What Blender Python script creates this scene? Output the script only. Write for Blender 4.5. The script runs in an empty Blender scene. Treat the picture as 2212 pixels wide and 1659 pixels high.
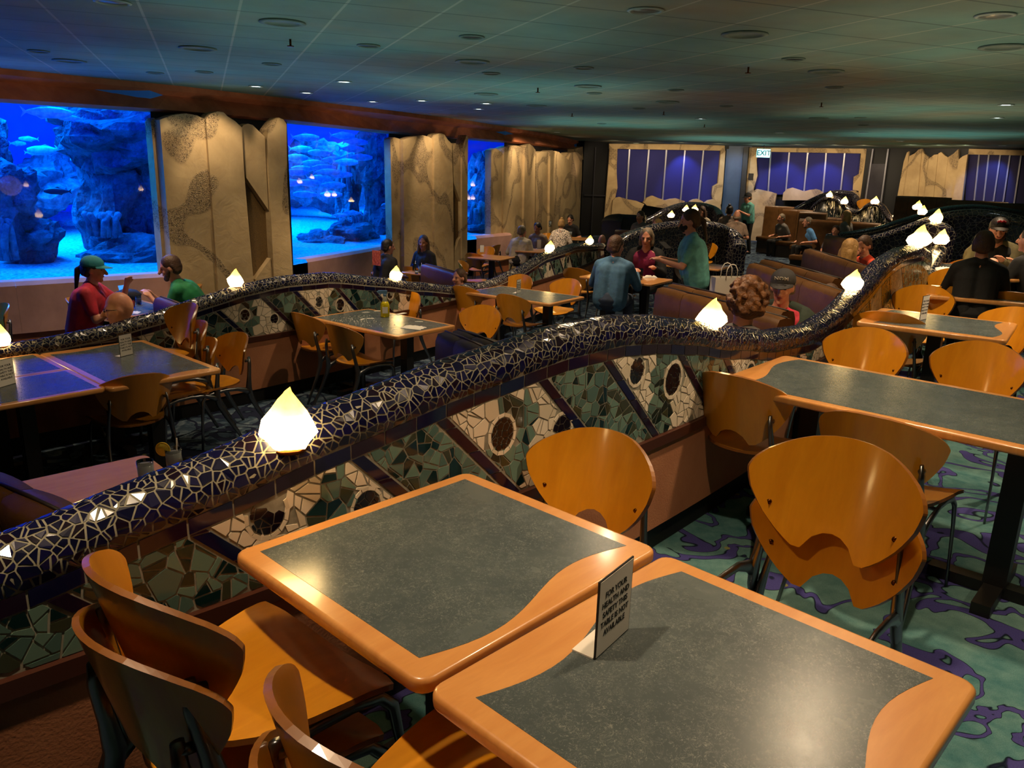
import bpy, bmesh, math, random
from mathutils import Vector, Matrix, noise
random.seed(7)
PI=math.pi
S=bpy.context.scene
COL=S.collection
# ---------------------------------------------------------------- camera
H=1.65                       # camera height over the near dining level (z = 0)
FPX=1692.6; PIT=math.radians(15.34); ROLL=math.radians(1.62)
cam=bpy.data.cameras.new('camera'); camo=bpy.data.objects.new('camera',cam); COL.objects.link(camo)
cam.sensor_width=36; cam.lens=FPX/2212*36; cam.clip_start=.05; cam.clip_end=200
camo.location=(0,0,H)
camo.matrix_world=Matrix.Translation((0,0,H))@Matrix.Rotation(PI/2-PIT,4,'X')@Matrix.Rotation(ROLL,4,'Z')
S.camera=camo
def ray(px,py):
    u=px-1106; v=py-829.5; cr,sr=math.cos(ROLL),math.sin(ROLL)
    u,v=u*cr+v*sr,-u*sr+v*cr; cp,sp=math.cos(PIT),math.sin(PIT)
    return Vector((u/FPX,(FPX*cp-v*sp)/FPX,(-FPX*sp-v*cp)/FPX))
def at(px,py,z):
    d=ray(px,py); t=(z-H)/d.z; return Vector((d.x*t,d.y*t,z))
def atY(px,py,Y):
    d=ray(px,py); t=Y/d.y; return Vector((d.x*t,Y,H+d.z*t))
ZA,ZB,ZC,ZP,ZCEIL=0.0,-.5,-.8,-.3,2.615
CX,CY=-18.0,19.7             # centre of the round dining hall
R1,R2=24.9,20.2              # faces of the two curved mosaic partitions
T0=math.radians(-45)
def cyl(R,s,z,Rref=None):    # s = arc length measured on Rref from theta = -45
    th=T0+s/(Rref or R)
    if Rref==R1:      # the near partition bends outwards at its far end
        u=max(0,min(1,(math.degrees(th)+32.5)/5.0)); R+=.2*u*u*(3-2*u)
    return Vector((CX+R*math.cos(th),CY+R*math.sin(th),z))
def lerp(prof,t):
    if t<=prof[0][0]: return prof[0][1]
    for (a,b),(c,d) in zip(prof,prof[1:]):
        if t<=c:
            k=(t-a)/(c-a); k=k*k*(3-2*k)*.35+k*.65; return b+(d-b)*k
    return prof[-1][1]
# ---------------------------------------------------------------- objects
def link(name,me,mats=(),parent=None,loc=None,rz=0):
    o=bpy.data.objects.new(name,me); COL.objects.link(o)
    if me is not None:
        for m in mats: me.materials.append(m)
    if parent is not None: o.parent=parent
    if loc is not None: o.location=loc
    o.rotation_euler=(0,0,rz)
    return o
def tag(o,label,cat,group=None,kind=None):
    if label: o['label']=label
    if cat: o['category']=cat
    if group: o['group']=group
    if kind: o['kind']=kind
    return o
def thing(name,label,cat,loc=(0,0,0),rz=0,group=None):
    return tag(link(name,None,(),None,loc,rz),label,cat,group)
def struct(name,mb,mats):
    o=mb.obj(name,mats); o['kind']='structure'; return o
def dup(root,loc,rz,label=None,group=None):
    r=root.copy(); COL.objects.link(r); r.location=loc; r.rotation_euler=(0,0,rz)
    if label: r['label']=label
    if group: r['group']=group
    for c in list(root.children):
        d=c.copy(); COL.objects.link(d); d.parent=r
        for g in list(c.children):
            e=g.copy(); COL.objects.link(e); e.parent=d
    return r
class MB:
    def __init__(s): s.v=[]; s.f=[]; s.m=[]; s.sm=[]
    def add(s,vs,fs,m=0,smooth=False,mat=None):
        b=len(s.v)
        for p in vs:
            p=Vector(p); s.v.append(mat@p if mat else p)
        for f in fs:
            s.f.append([i+b for i in f]); s.m.append(m); s.sm.append(smooth)
        return s
    def box(s,c,d,m=0,mat=None,taper=1.0):
        x,y,z=d[0]/2,d[1]/2,d[2]/2; c=Vector(c); v=[]
        for k,t in ((-z,1),(z,taper)):
            for a,b in ((-x,-y),(x,-y),(x,y),(-x,y)): v.append(c+Vector((a*t,b*t,k)))
        return s.add(v,[(3,2,1,0),(4,5,6,7),(0,1,5,4),(1,2,6,5),(2,3,7,6),(3,0,4,7)],m,False,mat)
    def prism(s,pts,z0,z1,m=0,mat=None,bev=0,smooth=False):
        # outline extruded, with an optional rounded top and bottom edge
        n=len(pts); rings=[]
        if bev:
            c=Vector((sum(p[0] for p in pts)/n,sum(p[1] for p in pts)/n))
            def inset(d):
                out=[]
                for i in range(n):
                    a,b,cc=Vector(pts[i-1]),Vector(pts[i]),Vector(pts[(i+1)%n])
                    e1=(b-a).normalized(); e2=(cc-b).normalized()
                    nn=Vector((-(e1.y+e2.y),e1.x+e2.x)); nn=nn.normalized() if nn.length>1e-6 else Vector((-e1.y,e1.x))
                    k=max(.5,nn.dot(Vector((-e1.y,e1.x)))); out.append(b+nn*d/k)
                return out
            for a in (0,30,60,90): 
                t=math.radians(a); rings.append((inset(bev*(1-math.sin(t))),z0+bev*(1-math.cos(t))))
            for a in (90,60,30,0):
                t=math.radians(a); rings.append((inset(bev*(1-math.sin(t))),z1-bev*(1-math.cos(t))))
        else: rings=[(pts,z0),(pts,z1)]
        v=[]; f=[]
        for r,z in rings:
            for p in r: v.append((p[0],p[1],z))
        K=len(rings)
        for k in range(K-1):
            for i in range(n): f.append((k*n+i,k*n+(i+1)%n,(k+1)*n+(i+1)%n,(k+1)*n+i))
        s.add(v,f,m,smooth or bev>0,mat)
        b=len(s.v)-len(v)
        s.f.append([b+i for i in range(n)][::-1]); s.m.append(m); s.sm.append(False)
        s.f.append([b+(K-1)*n+i for i in range(n)]); s.m.append(m); s.sm.append(False)
        return s
    def tube(s,pts,rad,seg=8,m=0,ab=(1,1),cap=True,mat=None,side=None,smooth=True):
        pts=[Vector(p) for p in pts]; n=len(pts)
        if not hasattr(rad,'__len__'): rad=[rad]*n
        v=[]; f=[]; prev=None
        for i,p in enumerate(pts):
            t=((pts[min(i+1,n-1)]-pts[max(i-1,0)])).normalized()
            if side is not None: x=Vector(side)-t*t.dot(Vector(side)); x.normalize()
            elif prev is None:
                x=t.cross(Vector((0,0,1))); 
                if x.length<.05: x=t.cross(Vector((0,1,0)))
                x.normalize()
            else: x=(prev-t*t.dot(prev)).normalized()
            prev=x; y=t.cross(x)
            for k in range(seg):
                a=2*PI*k/seg; v.append(p+x*(math.cos(a)*rad[i]*ab[0])+y*(math.sin(a)*rad[i]*ab[1]))
        for i in range(n-1):
            for k in range(seg): f.append((i*seg+k,i*seg+(k+1)%seg,(i+1)*seg+(k+1)%seg,(i+1)*seg+k))
        if cap: f.append(tuple(range(seg))[::-1]); f.append(tuple((n-1)*seg+k for k in range(seg)))
        return s.add(v,f,m,smooth,mat)
    def lathe(s,prof,seg=20,m=0,c=(0,0,0),mat=None,smooth=True):
        v=[];f=[];n=len(prof)
        for r,z in prof:
            for k in range(seg):
                a=2*PI*k/seg; v.append((c[0]+r*math.cos(a),c[1]+r*math.sin(a),c[2]+z))
        for i in range(n-1):
            for k in range(seg): f.append((i*seg+k,i*seg+(k+1)%seg,(i+1)*seg+(k+1)%seg,(i+1)*seg+k))
        f.append(tuple(range(seg))[::-1]); f.append(tuple((n-1)*seg+k for k in range(seg)))
        return s.add(v,f,m,smooth,mat)
    def ell(s,c,r,seg=14,rings=9,m=0,mat=None,fn=None,smooth=True):
        v=[];f=[]; c=Vector(c)
        if not hasattr(r,'__len__'): r=(r,r,r)
        for i in range(1,rings):
            ph=PI*i/rings
            for k in range(seg):
                a=2*PI*k/seg; d=Vector((math.sin(ph)*math.cos(a),math.sin(ph)*math.sin(a),-math.cos(ph)))
                q=fn(d) if fn else 1; v.append(c+Vector((d.x*r[0],d.y*r[1],d.z*r[2]))*q)
        v.append(c-Vector((0,0,r[2]))*(fn(Vector((0,0,-1))) if fn else 1)); v.append(c+Vector((0,0,r[2]))*(fn(Vector((0,0,1))) if fn else 1))
        lo,hi=len(v)-2,len(v)-1
        for i in range(rings-2):
            for k in range(seg): f.append((i*seg+k,i*seg+(k+1)%seg,(i+1)*seg+(k+1)%seg,(i+1)*seg+k))
        for k in range(seg):
            f.append((lo,(k+1)%seg,k)); f.append((hi,(rings-2)*seg+k,(rings-2)*seg+(k+1)%seg))
        return s.add(v,f,m,smooth,mat)
    def grid(s,P,m=0,smooth=True,close=False,flip=False):
        nu=len(P); nv=len(P[0]); v=[p for r in P for p in r]; f=[]
        for i in range(nu-(0 if close else 1)):
            for j in range(nv-1):
                a,b=i*nv+j,((i+1)%nu)*nv+j; q=(a,a+1,b+1,b)
                f.append(q[::-1] if flip else q)
        return s.add(v,f,m,smooth)
    def mesh(s,name):
        me=bpy.data.meshes.new(name); me.from_pydata([tuple(p) for p in s.v],[],s.f)
        me.polygons.foreach_set('material_index',s.m); me.polygons.foreach_set('use_smooth',s.sm); me.update()
        return me
    def obj(s,name,mats,parent=None,loc=None,rz=0):
        if not isinstance(mats,(list,tuple)): mats=[mats]
        return link(name,s.mesh(name),mats,parent,loc,rz)
def sheet(outline,th,fn,nu=0):
    """thin solid sheet: rows = list of (left,right) outlines handled by fn(u,v)->(x,y,z)"""
# ---------------------------------------------------------------- materials
def hexc(r,g,b):
    f=lambda c:((c/255)/12.92 if c/255<=.04045 else ((c/255+.055)/1.055)**2.4)
    return (f(r),f(g),f(b),1)
class NT:
    def __init__(s,name):
        s.m=bpy.data.materials.new(name); s.m.use_nodes=True; s.t=s.m.node_tree; s.n=s.t.nodes; s.l=s.t.links
        s.p=s.n['Principled BSDF']; s.out=s.n['Material Output']
        s.co=s.n.new('ShaderNodeTexCoord')
    def new(s,t,**k):
        n=s.n.new(t)
        for a,b in k.items(): setattr(n,a,b)
        return n
    def set(s,sock,val):
        i=s.p.inputs[sock]
        if hasattr(val,'is_output'): s.l.new(val,i)
        else: i.default_value=val
    def map(s,sc=(1,1,1),rot=(0,0,0),src='Object'):
        m=s.new('ShaderNodeMapping'); m.inputs['Scale'].default_value=sc; m.inputs['Rotation'].default_value=rot
        s.l.new(s.co.outputs[src],m.inputs['Vector']); return m.outputs[0]
    def noise(s,vec,scale,detail=3,rough=.5,dist=0):
        n=s.new('ShaderNodeTexNoise'); n.inputs['Scale'].default_value=scale; n.inputs['Detail'].default_value=detail
        n.inputs['Roughness'].default_value=rough; n.inputs['Distortion'].default_value=dist; s.l.new(vec,n.inputs['Vector']); return n.outputs['Fac']
    def vor(s,vec,scale,feature='F1',out='Distance',rnd=1):
        n=s.new('ShaderNodeTexVoronoi',feature=feature); n.inputs['Scale'].default_value=scale; n.inputs['Randomness'].default_value=rnd
        s.l.new(vec,n.inputs['Vector']); return n.outputs[out]
    def ramp(s,fac,stops,interp='LINEAR'):
        r=s.new('ShaderNodeValToRGB'); r.color_ramp.interpolation=interp; e=r.color_ramp.elements
        while len(e)<len(stops): e.new(.5)
        for i,(p,c) in enumerate(stops):
            e[i].position=p; e[i].color=c if hasattr(c,'__len__') else (c,c,c,1)
        s.l.new(fac,r.inputs[0]); return r.outputs[0]
    def mix(s,fac,a,b,mode='MIX'):
        n=s.new('ShaderNodeMix',data_type='RGBA',blend_type=mode)
        for sock,val in ((n.inputs[0],fac),(n.inputs[6],a),(n.inputs[7],b)):
            if hasattr(val,'is_output'): s.l.new(val,sock)
            else: sock.default_value=val
        return n.outputs[2]
    def math(s,op,a,b=0,c=0,clamp=False):
        n=s.new('ShaderNodeMath',operation=op,use_clamp=clamp)
        for i,v in enumerate((a,b,c)):
            if hasattr(v,'is_output'): s.l.new(v,n.inputs[i])
            else: n.inputs[i].default_value=v
        return n.outputs[0]
    def bump(s,h,strength=.3,dist=.01):
        b=s.new('ShaderNodeBump'); b.inputs['Strength'].default_value=strength; b.inputs['Distance'].default_value=dist
        s.l.new(h,b.inputs['Height']); s.l.new(b.outputs[0],s.p.inputs['Normal']); return b
def M(name,c,rough=.5,metal=0,c2=None,nsc=8,nstretch=(1,1,1),bump=0,bsc=60,bd=.004,coat=0,spec=None,emis=None,es=0,alpha=None,trans=0,sheen=0):
    t=NT(name); t.set('Roughness',rough); t.set('Metallic',metal)
    vec=t.map(nstretch)
    if c2:
        n=t.noise(vec,nsc,4,.6,.3); t.set('Base Color',t.ramp(n,[(.35,c),(.65,c2)]))
    else: t.set('Base Color',c)
    if bump: t.bump(t.noise(t.map(),bsc,3),bump,bd)
    if coat: t.set('Coat Weight',coat); t.set('Coat Roughness',.08)
    if spec is not None: t.set('Specular IOR Level',spec)
    if emis: t.set('Emission Color',emis); t.set('Emission Strength',es)
    if trans: t.set('Transmission Weight',trans)
    if alpha is not None: t.set('Alpha',alpha)
    if sheen: t.set('Sheen Weight',sheen)
    return t.m
def wood(name,c1,c2,rough=.28,coat=.6,sc=3,st=(1,10,1)):
    t=NT(name); v=t.map(st); n=t.noise(v,sc,5,.6,.6); w=t.noise(v,sc*7,3,.5,.2)
    base=t.ramp(n,[(.3,c1),(.72,c2)]); base=t.mix(t.math('MULTIPLY',w,.35),base,tuple(x*.6 for x in c1[:3])+(1,))
    t.set('Base Color',base); t.set('Roughness',rough); t.set('Coat Weight',coat); t.set('Coat Roughness',.12)
    t.bump(t.noise(v,sc*16,2),.04,.001)
    return t.m
MW=wood('honey_veneer',hexc(222,150,30),hexc(196,122,18),.3,.5,2.2,(6,1,1.2))
MWD=wood('honey_veneer_edge',hexc(150,92,34),hexc(116,68,24),.35,.3)
MTW=wood('table_edge_wood',hexc(220,156,88),hexc(200,132,68),.3,.5,4,(1,5,1))
MMET=M('cast_aluminium',hexc(128,128,130),.3,1.0,bump=.05,bsc=30)
MBLK=M('black_painted_steel',hexc(20,18,17),.45)
MRIV=M('brass_rivet',hexc(90,50,20),.35,1)
def slate():
    t=NT('scratched_slate_laminate'); v=t.map(); n=t.noise(v,5,5,.6)
    def iso(sc,dist,w,det=2):
        q=t.noise(v,sc,det,.5,dist); return t.ramp(t.math('ABSOLUTE',t.math('SUBTRACT',q,.5)),[(w*.4,1.0),(w,0.0)])
    m1=t.ramp(t.noise(v,9,4,.7),[(.42,0.0),(.62,1.0)]); m2=t.ramp(t.noise(t.map((1,1,1),(0,0,1.1)),24,3,.7),[(.48,0.0),(.6,1.0)])
    c=t.ramp(t.noise(v,190,2,.7),[(.62,0.0),(.74,1.0)])
    s=t.math('ADD',t.math('ADD',t.math('MULTIPLY',t.math('MULTIPLY',iso(34,2.5,.012),m1),.5),t.math('MULTIPLY',t.math('MULTIPLY',iso(70,4,.02),m2),.5)),t.math('MULTIPLY',t.math('MULTIPLY',c,m1),.8),clamp=True)
    base=t.ramp(n,[(.3,hexc(66,74,76)),(.7,hexc(82,90,90))])
    t.set('Base Color',t.mix(t.math('MULTIPLY',s,.6),base,hexc(170,170,158)))
    t.set('Roughness',t.math('ADD',t.math('MULTIPLY',s,.3),t.math('ADD',t.math('MULTIPLY',n,.12),.2)))
    t.bump(s,.06,.0006); t.set('Specular IOR Level',.6)
    return t.m
MSL=slate()
MGROUT=M('grey_grout',hexc(156,150,130),.85,c2=hexc(132,128,110),nsc=30,bump=.3,bsc=150,bd=.001)
MGROUTD=M('dark_grout',hexc(156,150,134),.85,c2=hexc(130,124,108),nsc=30,bump=.3,bsc=150,bd=.001)
MNAVY=[M('navy_tile',hexc(13,13,44),.2,spec=.5),M('indigo_tile',hexc(18,16,58),.22,spec=.6),M('plum_black_tile',hexc(26,15,30),.12,spec=.6)]
MPLUM=[M('plum_border_tile',hexc(34,16,36),.1,spec=.6),M('navy_border_tile',hexc(18,16,52),.1,spec=.6)]
MWHT=[M('ivory_tile',hexc(232,216,192),.16,spec=.5),M('cream_tile',hexc(214,198,172),.18,spec=.5)]
MGRN=[M('sage_tile',hexc(104,130,116),.15,spec=.5),M('sea_green_tile',hexc(80,106,98),.15,spec=.5),M('bottle_green_tile',hexc(14,38,38),.1,spec=.6),M('moss_tile',hexc(60,62,44),.15,spec=.5)]
MEYE=M('aubergine_tile',hexc(22,14,24),.12,spec=.6)
def mosaic(name,sc=38,tile=hexc(14,14,34),grout=hexc(112,106,90),gw=.09,tile2=hexc(26,22,40)):
    t=NT(name); v=t.map(); d=t.vor(v,sc,'DISTANCE_TO_EDGE'); c=t.vor(v,sc,'F1','Color')
    k=t.ramp(d,[(gw*.6,0.0),(gw,1.0)]); rc=t.new('ShaderNodeSeparateColor'); t.l.new(c,rc.inputs[0])
    col=t.mix(rc.outputs[0],tile,tile2); t.set('Base Color',t.mix(k,grout,col))
    t.set('Roughness',t.math('SUBTRACT',.75,t.math('MULTIPLY',k,.6))); t.bump(k,.4,.003); t.set('Specular IOR Level',.6)
    return t.m
MMOS=mosaic('dark_mosaic',15,gw=.05); MMOSF=mosaic('black_mosaic_fine',20,grout=hexc(70,66,58),gw=.05)
def streak():
    t=NT('black_and_white_streak_mosaic'); n=t.noise(t.map((1,1,.22)),7,3,.6,1.2); k=t.math('ABSOLUTE',t.math('SUBTRACT',n,.5))
    t.set('Base Color',t.ramp(k,[(.01,hexc(190,180,165)),(.022,hexc(20,18,20))])); t.set('Roughness',.25); t.bump(t.vor(t.map(),30),.3,.004); return t.m
MMOSW=streak()
def terr(name,c1,c2,bs=.35,bsc=40):
    return M(name,c1,.8,c2=c2,nsc=3,bump=bs,bsc=bsc,bd=.006)
MTERRA=terr('terracotta_panel',hexc(178,118,80),hexc(160,100,66),.25,120)
MMOLD=M('brown_moulding',hexc(70,36,24),.4)
MBASE=M('black_plinth',hexc(14,13,14),.6)
MMAUVE=terr('mauve_plaster',hexc(190,146,134),hexc(172,130,120),.1,40)
MSOFF=terr('rust_brown_soffit',hexc(190,112,70),hexc(160,90,54),.25,14)
def stone():
    t=NT('carved_sandstone'); v=t.map(); w=t.noise(v,5,5,.6,1.5)
    base=t.ramp(t.noise(v,2.2,5,.6,.5),[(.3,hexc(164,138,98)),(.7,hexc(190,164,120))])
    iso=t.noise(t.map((1,1,.8)),1.15,1,.4,.3); band=t.math('ABSOLUTE',t.math('SUBTRACT',iso,.5))
    mk=t.ramp(band,[(.03,1.0),(.042,0.0)])
    peb=t.vor(v,55,'DISTANCE_TO_EDGE'); pc=t.ramp(peb,[(.03,hexc(70,56,38)),(.2,hexc(176,150,112))])
    pm=t.math('MULTIPLY',mk,t.ramp(t.noise(v,30,2),[(.35,0.35),(.6,1.0)]))
    t.set('Base Color',t.mix(pm,base,pc)); t.set('Roughness',.85)
    h=t.math('ADD',t.math('MULTIPLY',w,1.0),t.math('MULTIPLY',t.math('MULTIPLY',mk,peb),2.0)); t.bump(h,.5,.02)
    return t.m
MSTONE=stone()
MHATCH=M('woven_bronze_grille',hexc(120,92,46),.6,c2=hexc(70,50,24),nsc=90,nstretch=(1,1,2),bump=.5,bsc=90,bd=.01)
def carpet(name,mode):
    t=NT(name); v=t.map(); fib=t.noise(v,260,2,.8); big=t.noise(v,14,4,.6)
    if mode=='A':
        base=t.ramp(big,[(.3,hexc(66,122,126)),(.7,hexc(136,180,174))])
        b2=t.ramp(t.noise(v,1.7,2,.5,.8),[(.4,hexc(84,138,142)),(.6,hexc(130,164,154))]); base=t.mix(.5,base,b2)
    else: base=t.ramp(t.noise(v,5,5,.7,1.0),[(.35,hexc(40,56,76)),(.5,hexc(78,98,118)),(.66,hexc(140,156,168))])
    iso=t.noise(v,2.7 if mode=='A' else 2.6,2,.5,1.3); b=t.math('ABSOLUTE',t.math('SUBTRACT',iso,.5))
    pm=t.ramp(b,[(.036,1.0),(.04,0.0)]); ln=t.ramp(b,[(.031,0.0),(.036,1.0)]); ln2=t.ramp(b,[(.042,1.0),(.048,0.0)])
    col=t.mix(pm,base,hexc(84,78,150) if mode=='A' else hexc(40,44,70)); col=t.mix(t.math('MULTIPLY',ln,ln2),col,hexc(12,16,40))
    d=t.vor(v,4.3,'F1'); col=t.mix(t.ramp(d,[(.06,1.0),(.075,0.0)]),col,hexc(170,164,100))
    col=t.mix(t.math('MULTIPLY',fib,.7),col,(.004,.01,.014,1)); t.set('Base Color',col); t.set('Roughness',.95); t.bump(fib,.6,.004)
    t.set('Specular IOR Level',.1); return t.m
MCARA=carpet('teal_purple_carpet','A'); MCARB=carpet('blue_grey_carpet','B')
MTILEF=M('dark_floor',hexc(30,26,26),.6,c2=hexc(44,36,32),nsc=4)
def ceilmat():
    t=NT('mottled_ceiling_tiles'); v=t.map()
    sep=t.new('ShaderNodeSeparateXYZ'); t.l.new(v,sep.inputs[0])
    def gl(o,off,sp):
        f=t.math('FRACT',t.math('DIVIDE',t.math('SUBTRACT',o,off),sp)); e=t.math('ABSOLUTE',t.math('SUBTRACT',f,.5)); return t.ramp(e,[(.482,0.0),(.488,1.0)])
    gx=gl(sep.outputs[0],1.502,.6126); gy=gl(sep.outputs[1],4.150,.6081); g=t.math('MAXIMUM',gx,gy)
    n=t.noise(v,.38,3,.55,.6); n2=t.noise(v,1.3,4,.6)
    c=t.ramp(n,[(.34,hexc(150,132,104)),(.44,hexc(126,136,120)),(.54,hexc(108,144,134)),(.66,hexc(98,158,150))])  # brown, green and teal patches mixed by noise
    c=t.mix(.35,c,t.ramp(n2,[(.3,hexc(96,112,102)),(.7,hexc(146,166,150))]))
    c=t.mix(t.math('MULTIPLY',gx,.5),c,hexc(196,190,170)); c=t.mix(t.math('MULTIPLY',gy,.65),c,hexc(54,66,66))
    t.set('Base Color',c); t.set('Roughness',.8); t.bump(t.math('SUBTRACT',t.noise(v,90,2),g),.25,.004); return t.m
MCEIL=ceilmat()
MLEA=M('brown_leather',hexc(92,60,28),.42,c2=hexc(76,48,20),nsc=6,bump=.2,bsc=50,bd=.003,spec=.25)
MLEAD=M('dark_booth_side',hexc(40,28,20),.5,c2=hexc(30,20,14),nsc=5)
MPANEL=M('indigo_fabric_panel',hexc(14,16,88),.75,c2=hexc(20,22,104),nsc=120,bump=.2,bsc=200)
MPANELD=M('night_blue_panel',hexc(22,18,60),.8,c2=hexc(30,26,70),nsc=120)
MDARK=M('black_wall_paint',hexc(12,13,16),.6); MSLATEB=M('slate_blue_door',hexc(58,84,116),.5,c2=hexc(48,72,104),nsc=2)
MSTRIP=M('silver_strip',hexc(150,150,160),.4,.6)
def glow(name,c,es,c2=None):
    t=NT(name); t.set('Base Color',hexc(250,220,150)); t.set('Roughness',.6)
    if c2:
        sp=t.new('ShaderNodeSeparateXYZ'); t.l.new(t.co.outputs['Object'],sp.inputs[0])
        t.set('Emission Color',t.ramp(sp.outputs[2],[(.45,c),(.72,c2)]))
        n=t.noise(t.map(),5,3); k=t.ramp(sp.outputs[2],[(.3,1.0),(.62,.2),(.95,.1)]); t.set('Emission Strength',t.math('MULTIPLY',t.math('MULTIPLY',t.math('ADD',n,.5),k),es))
    else: t.set('Emission Color',c); t.set('Emission Strength',es)
    return t.m
MLAMP=glow('glowing_crystal',(1,.66,.26,1),24,(1,.62,.08,1))
MDL=glow('lit_downlight_lens',(.85,1,1,1),7)
MDLB=glow('lit_blue_downlight_lens',(.4,.7,1,1),8)
MRING=M('white_trim_ring',hexc(150,158,150),.5); MRINGG=M('green_painted_ring',hexc(92,108,98),.6,c2=hexc(110,124,112),nsc=9); MCAN=M('dark_can',hexc(24,22,22),.5)
MPAPER=M('white_paper',hexc(224,216,204),.7); MINK=M('black_ink',hexc(20,18,18),.6); MCARD=M('grey_card',hexc(232,226,216),.6)
MGLASS=M('clear_glass',(.9,.95,.95,1),.03,trans=1.0); MICE=M('ice',(.75,.78,.8,1),.2,trans=.5); MLEM=M('lemon_flesh',hexc(232,206,70),.5); MRIND=M('lemon_rind',hexc(230,190,20),.4)
MCOLA=M('dark_cola',hexc(24,10,6),.1); MYEL=M('yellow_cleaner_liquid',hexc(214,196,20),.15,trans=.3); MBOT=M('translucent_bottle',hexc(206,206,184),.3); MTEALP=M('blue_spray_head',hexc(90,130,170),.4)
def pane():
    t=NT('aquarium_acrylic'); tr=t.new('ShaderNodeBsdfTransparent'); gl=t.new('ShaderNodeBsdfGlossy'); gl.inputs['Roughness'].default_value=.02
    fr=t.new('ShaderNodeFresnel'); fr.inputs[0].default_value=1.35; mx=t.new('ShaderNodeMixShader'); t.l.new(fr.outputs[0],mx.inputs[0]); t.l.new(tr.outputs[0],mx.inputs[1]); t.l.new(gl.outputs[0],mx.inputs[2])
    tr.inputs[0].default_value=(.92,.96,1,1); t.l.new(mx.outputs[0],t.out.inputs[0]); return t.m
MPANE=pane()
MWATER=M('deep_blue_tank_wall',hexc(70,150,250),.9,c2=hexc(50,130,235),nsc=.5); MSAND=M('aquarium_sand',hexc(110,190,205),.9,c2=hexc(70,120,140),nsc=22,bump=.6,bsc=30,bd=.05)
MREEF=M('reef_rock',hexc(78,110,130),.9,c2=hexc(34,56,80),nsc=5,bump=.9,bsc=12,bd=.08); MREEFL=M('pale_coral',hexc(96,130,150),.8,c2=hexc(50,80,110),nsc=9,bump=.6,bsc=20,bd=.04)
MFISH=M('silver_fish',hexc(130,190,215),.4,c2=hexc(80,140,190),nsc=9); MFISHD=M('dark_fish',hexc(26,40,70),.5)
MSKIN=M('skin',hexc(214,150,120),.5,c2=hexc(200,132,104),nsc=9); MSKIN2=M('tan_skin',hexc(180,118,84),.5,c2=hexc(166,104,74),nsc=9)
def cloth(n,r,g,b): return M(n,hexc(r,g,b),.85,c2=hexc(int(r*.8),int(g*.8),int(b*.8)),nsc=9,bump=.25,bsc=60,bd=.006)
MRED=cloth('red_cotton',190,32,52); MGREEN=cloth('green_cotton',30,130,76); MBLACK=cloth('black_cotton',20,19,21); MWHITE=cloth('white_cotton',200,184,160); MTAN=cloth('taupe_cotton',134,112,96)
MBLUE=cloth('blue_knit',72,112,146); MMAG=cloth('magenta_cotton',150,28,80); MSEA=cloth('sea_green_uniform',100,170,162); MDGREEN=cloth('dark_green_fleece',34,48,36); MROSE=cloth('rose_red_cotton',206,48,70)
MOLIVE=cloth('olive_cotton',110,100,66); MORNG=cloth('orange_cotton',230,76,40); MLBLUE=cloth('light_blue_cotton',90,150,215); MJEAN=cloth('denim',50,62,86); MGREYC=cloth('grey_cotton',110,104,100); MNAVYC=cloth('navy_cotton',24,26,44)
def leopard():
    t=NT('black_and_white_print'); t.set('Base Color',t.ramp(t.vor(t.map(),48,'F1'),[(.35,hexc(30,22,20)),(.45,hexc(226,208,190))],'CONSTANT')); t.set('Roughness',.8); return t.m
MLEO=leopard()
MHB=M('brown_hair',hexc(84,54,34),.6,bump=.6,bsc=70,bd=.01,nstretch=(1,1,.3),c2=hexc(56,34,20)); MHK=M('black_hair',hexc(22,16,14),.5,c2=hexc(34,24,20),bump=.5,bsc=80,bd=.008)
MHG=M('grey_hair',hexc(128,112,92),.6,c2=hexc(88,76,60),bump=.5,bsc=80,bd=.008); MHBL=M('blonde_hair',hexc(176,136,78),.6,c2=hexc(126,92,48),bump=.5,bsc=60,bd=.01); MHC=M('curly_auburn_hair',hexc(126,78,36),.6,c2=hexc(74,42,18),nsc=24,bump=.9,bsc=30,bd=.02)
MTEALC=cloth('teal_cap_cloth',30,120,128); MHATB=cloth('charcoal_cap_cloth',42,38,38); MMASK=cloth('dark_mask',26,26,34); MLIP=M('lips',hexc(160,84,78),.5); MEYEW=M('eye_dark',hexc(30,22,20),.3); MLENS=M('spectacle_black',hexc(16,14,14),.15)
MPHONE=M('lit_phone_screen',hexc(30,60,110),.2,emis=hexc(60,140,230),es=1.2); MPURP=M('purple_cloth',hexc(84,60,160),.8); MGOLD=M('gold_sequins',hexc(200,150,50),.25,1,bump=.9,bsc=60,bd=.01)
MEXIT=M('exit_sign_face',hexc(170,230,230),.4,emis=hexc(120,235,245),es=1.6); MEXITT=M('exit_letters',hexc(10,70,90),.4)
MSHIRTP=M('sunset_print',hexc(226,120,90),.8,c2=hexc(170,50,40),nsc=22)
# ---------------------------------------------------------------- floors (three levels) and ceiling
def polar(mb,Ra,Rb,ta,tb,z,n=40,m=0):
    P=[]
    for i in range(n+1):
        t=math.radians(ta+(tb-ta)*i/n)
        P.append([Vector((CX+R*math.cos(t),CY+R*math.sin(t),z)) for R in (Ra,(Ra+Rb)/2,Rb)])
    mb.grid(P,m,False,flip=True)
fl=MB()
polar(fl,R1-.1,46,-75,-20,ZA,m=0); polar(fl,R1-.1,46,-20,45,ZB,m=1); polar(fl,R2-.1,R1-.1,-75,45,ZB,m=1); polar(fl,R1-2.3,R1-.1,-42.3,-22,ZP,m=1); polar(fl,10,R2-.1,-75,45,ZC,m=2)
def riser(mb,R,ta,tb,z0,z1,m,n=40):
    P=[[Vector((CX+R*math.cos(t),CY+R*math.sin(t),z)) for z in (z0,z1)] for t in [math.radians(ta+(tb-ta)*i/n) for i in range(n+1)]]
    mb.grid(P,m,False)
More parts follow.
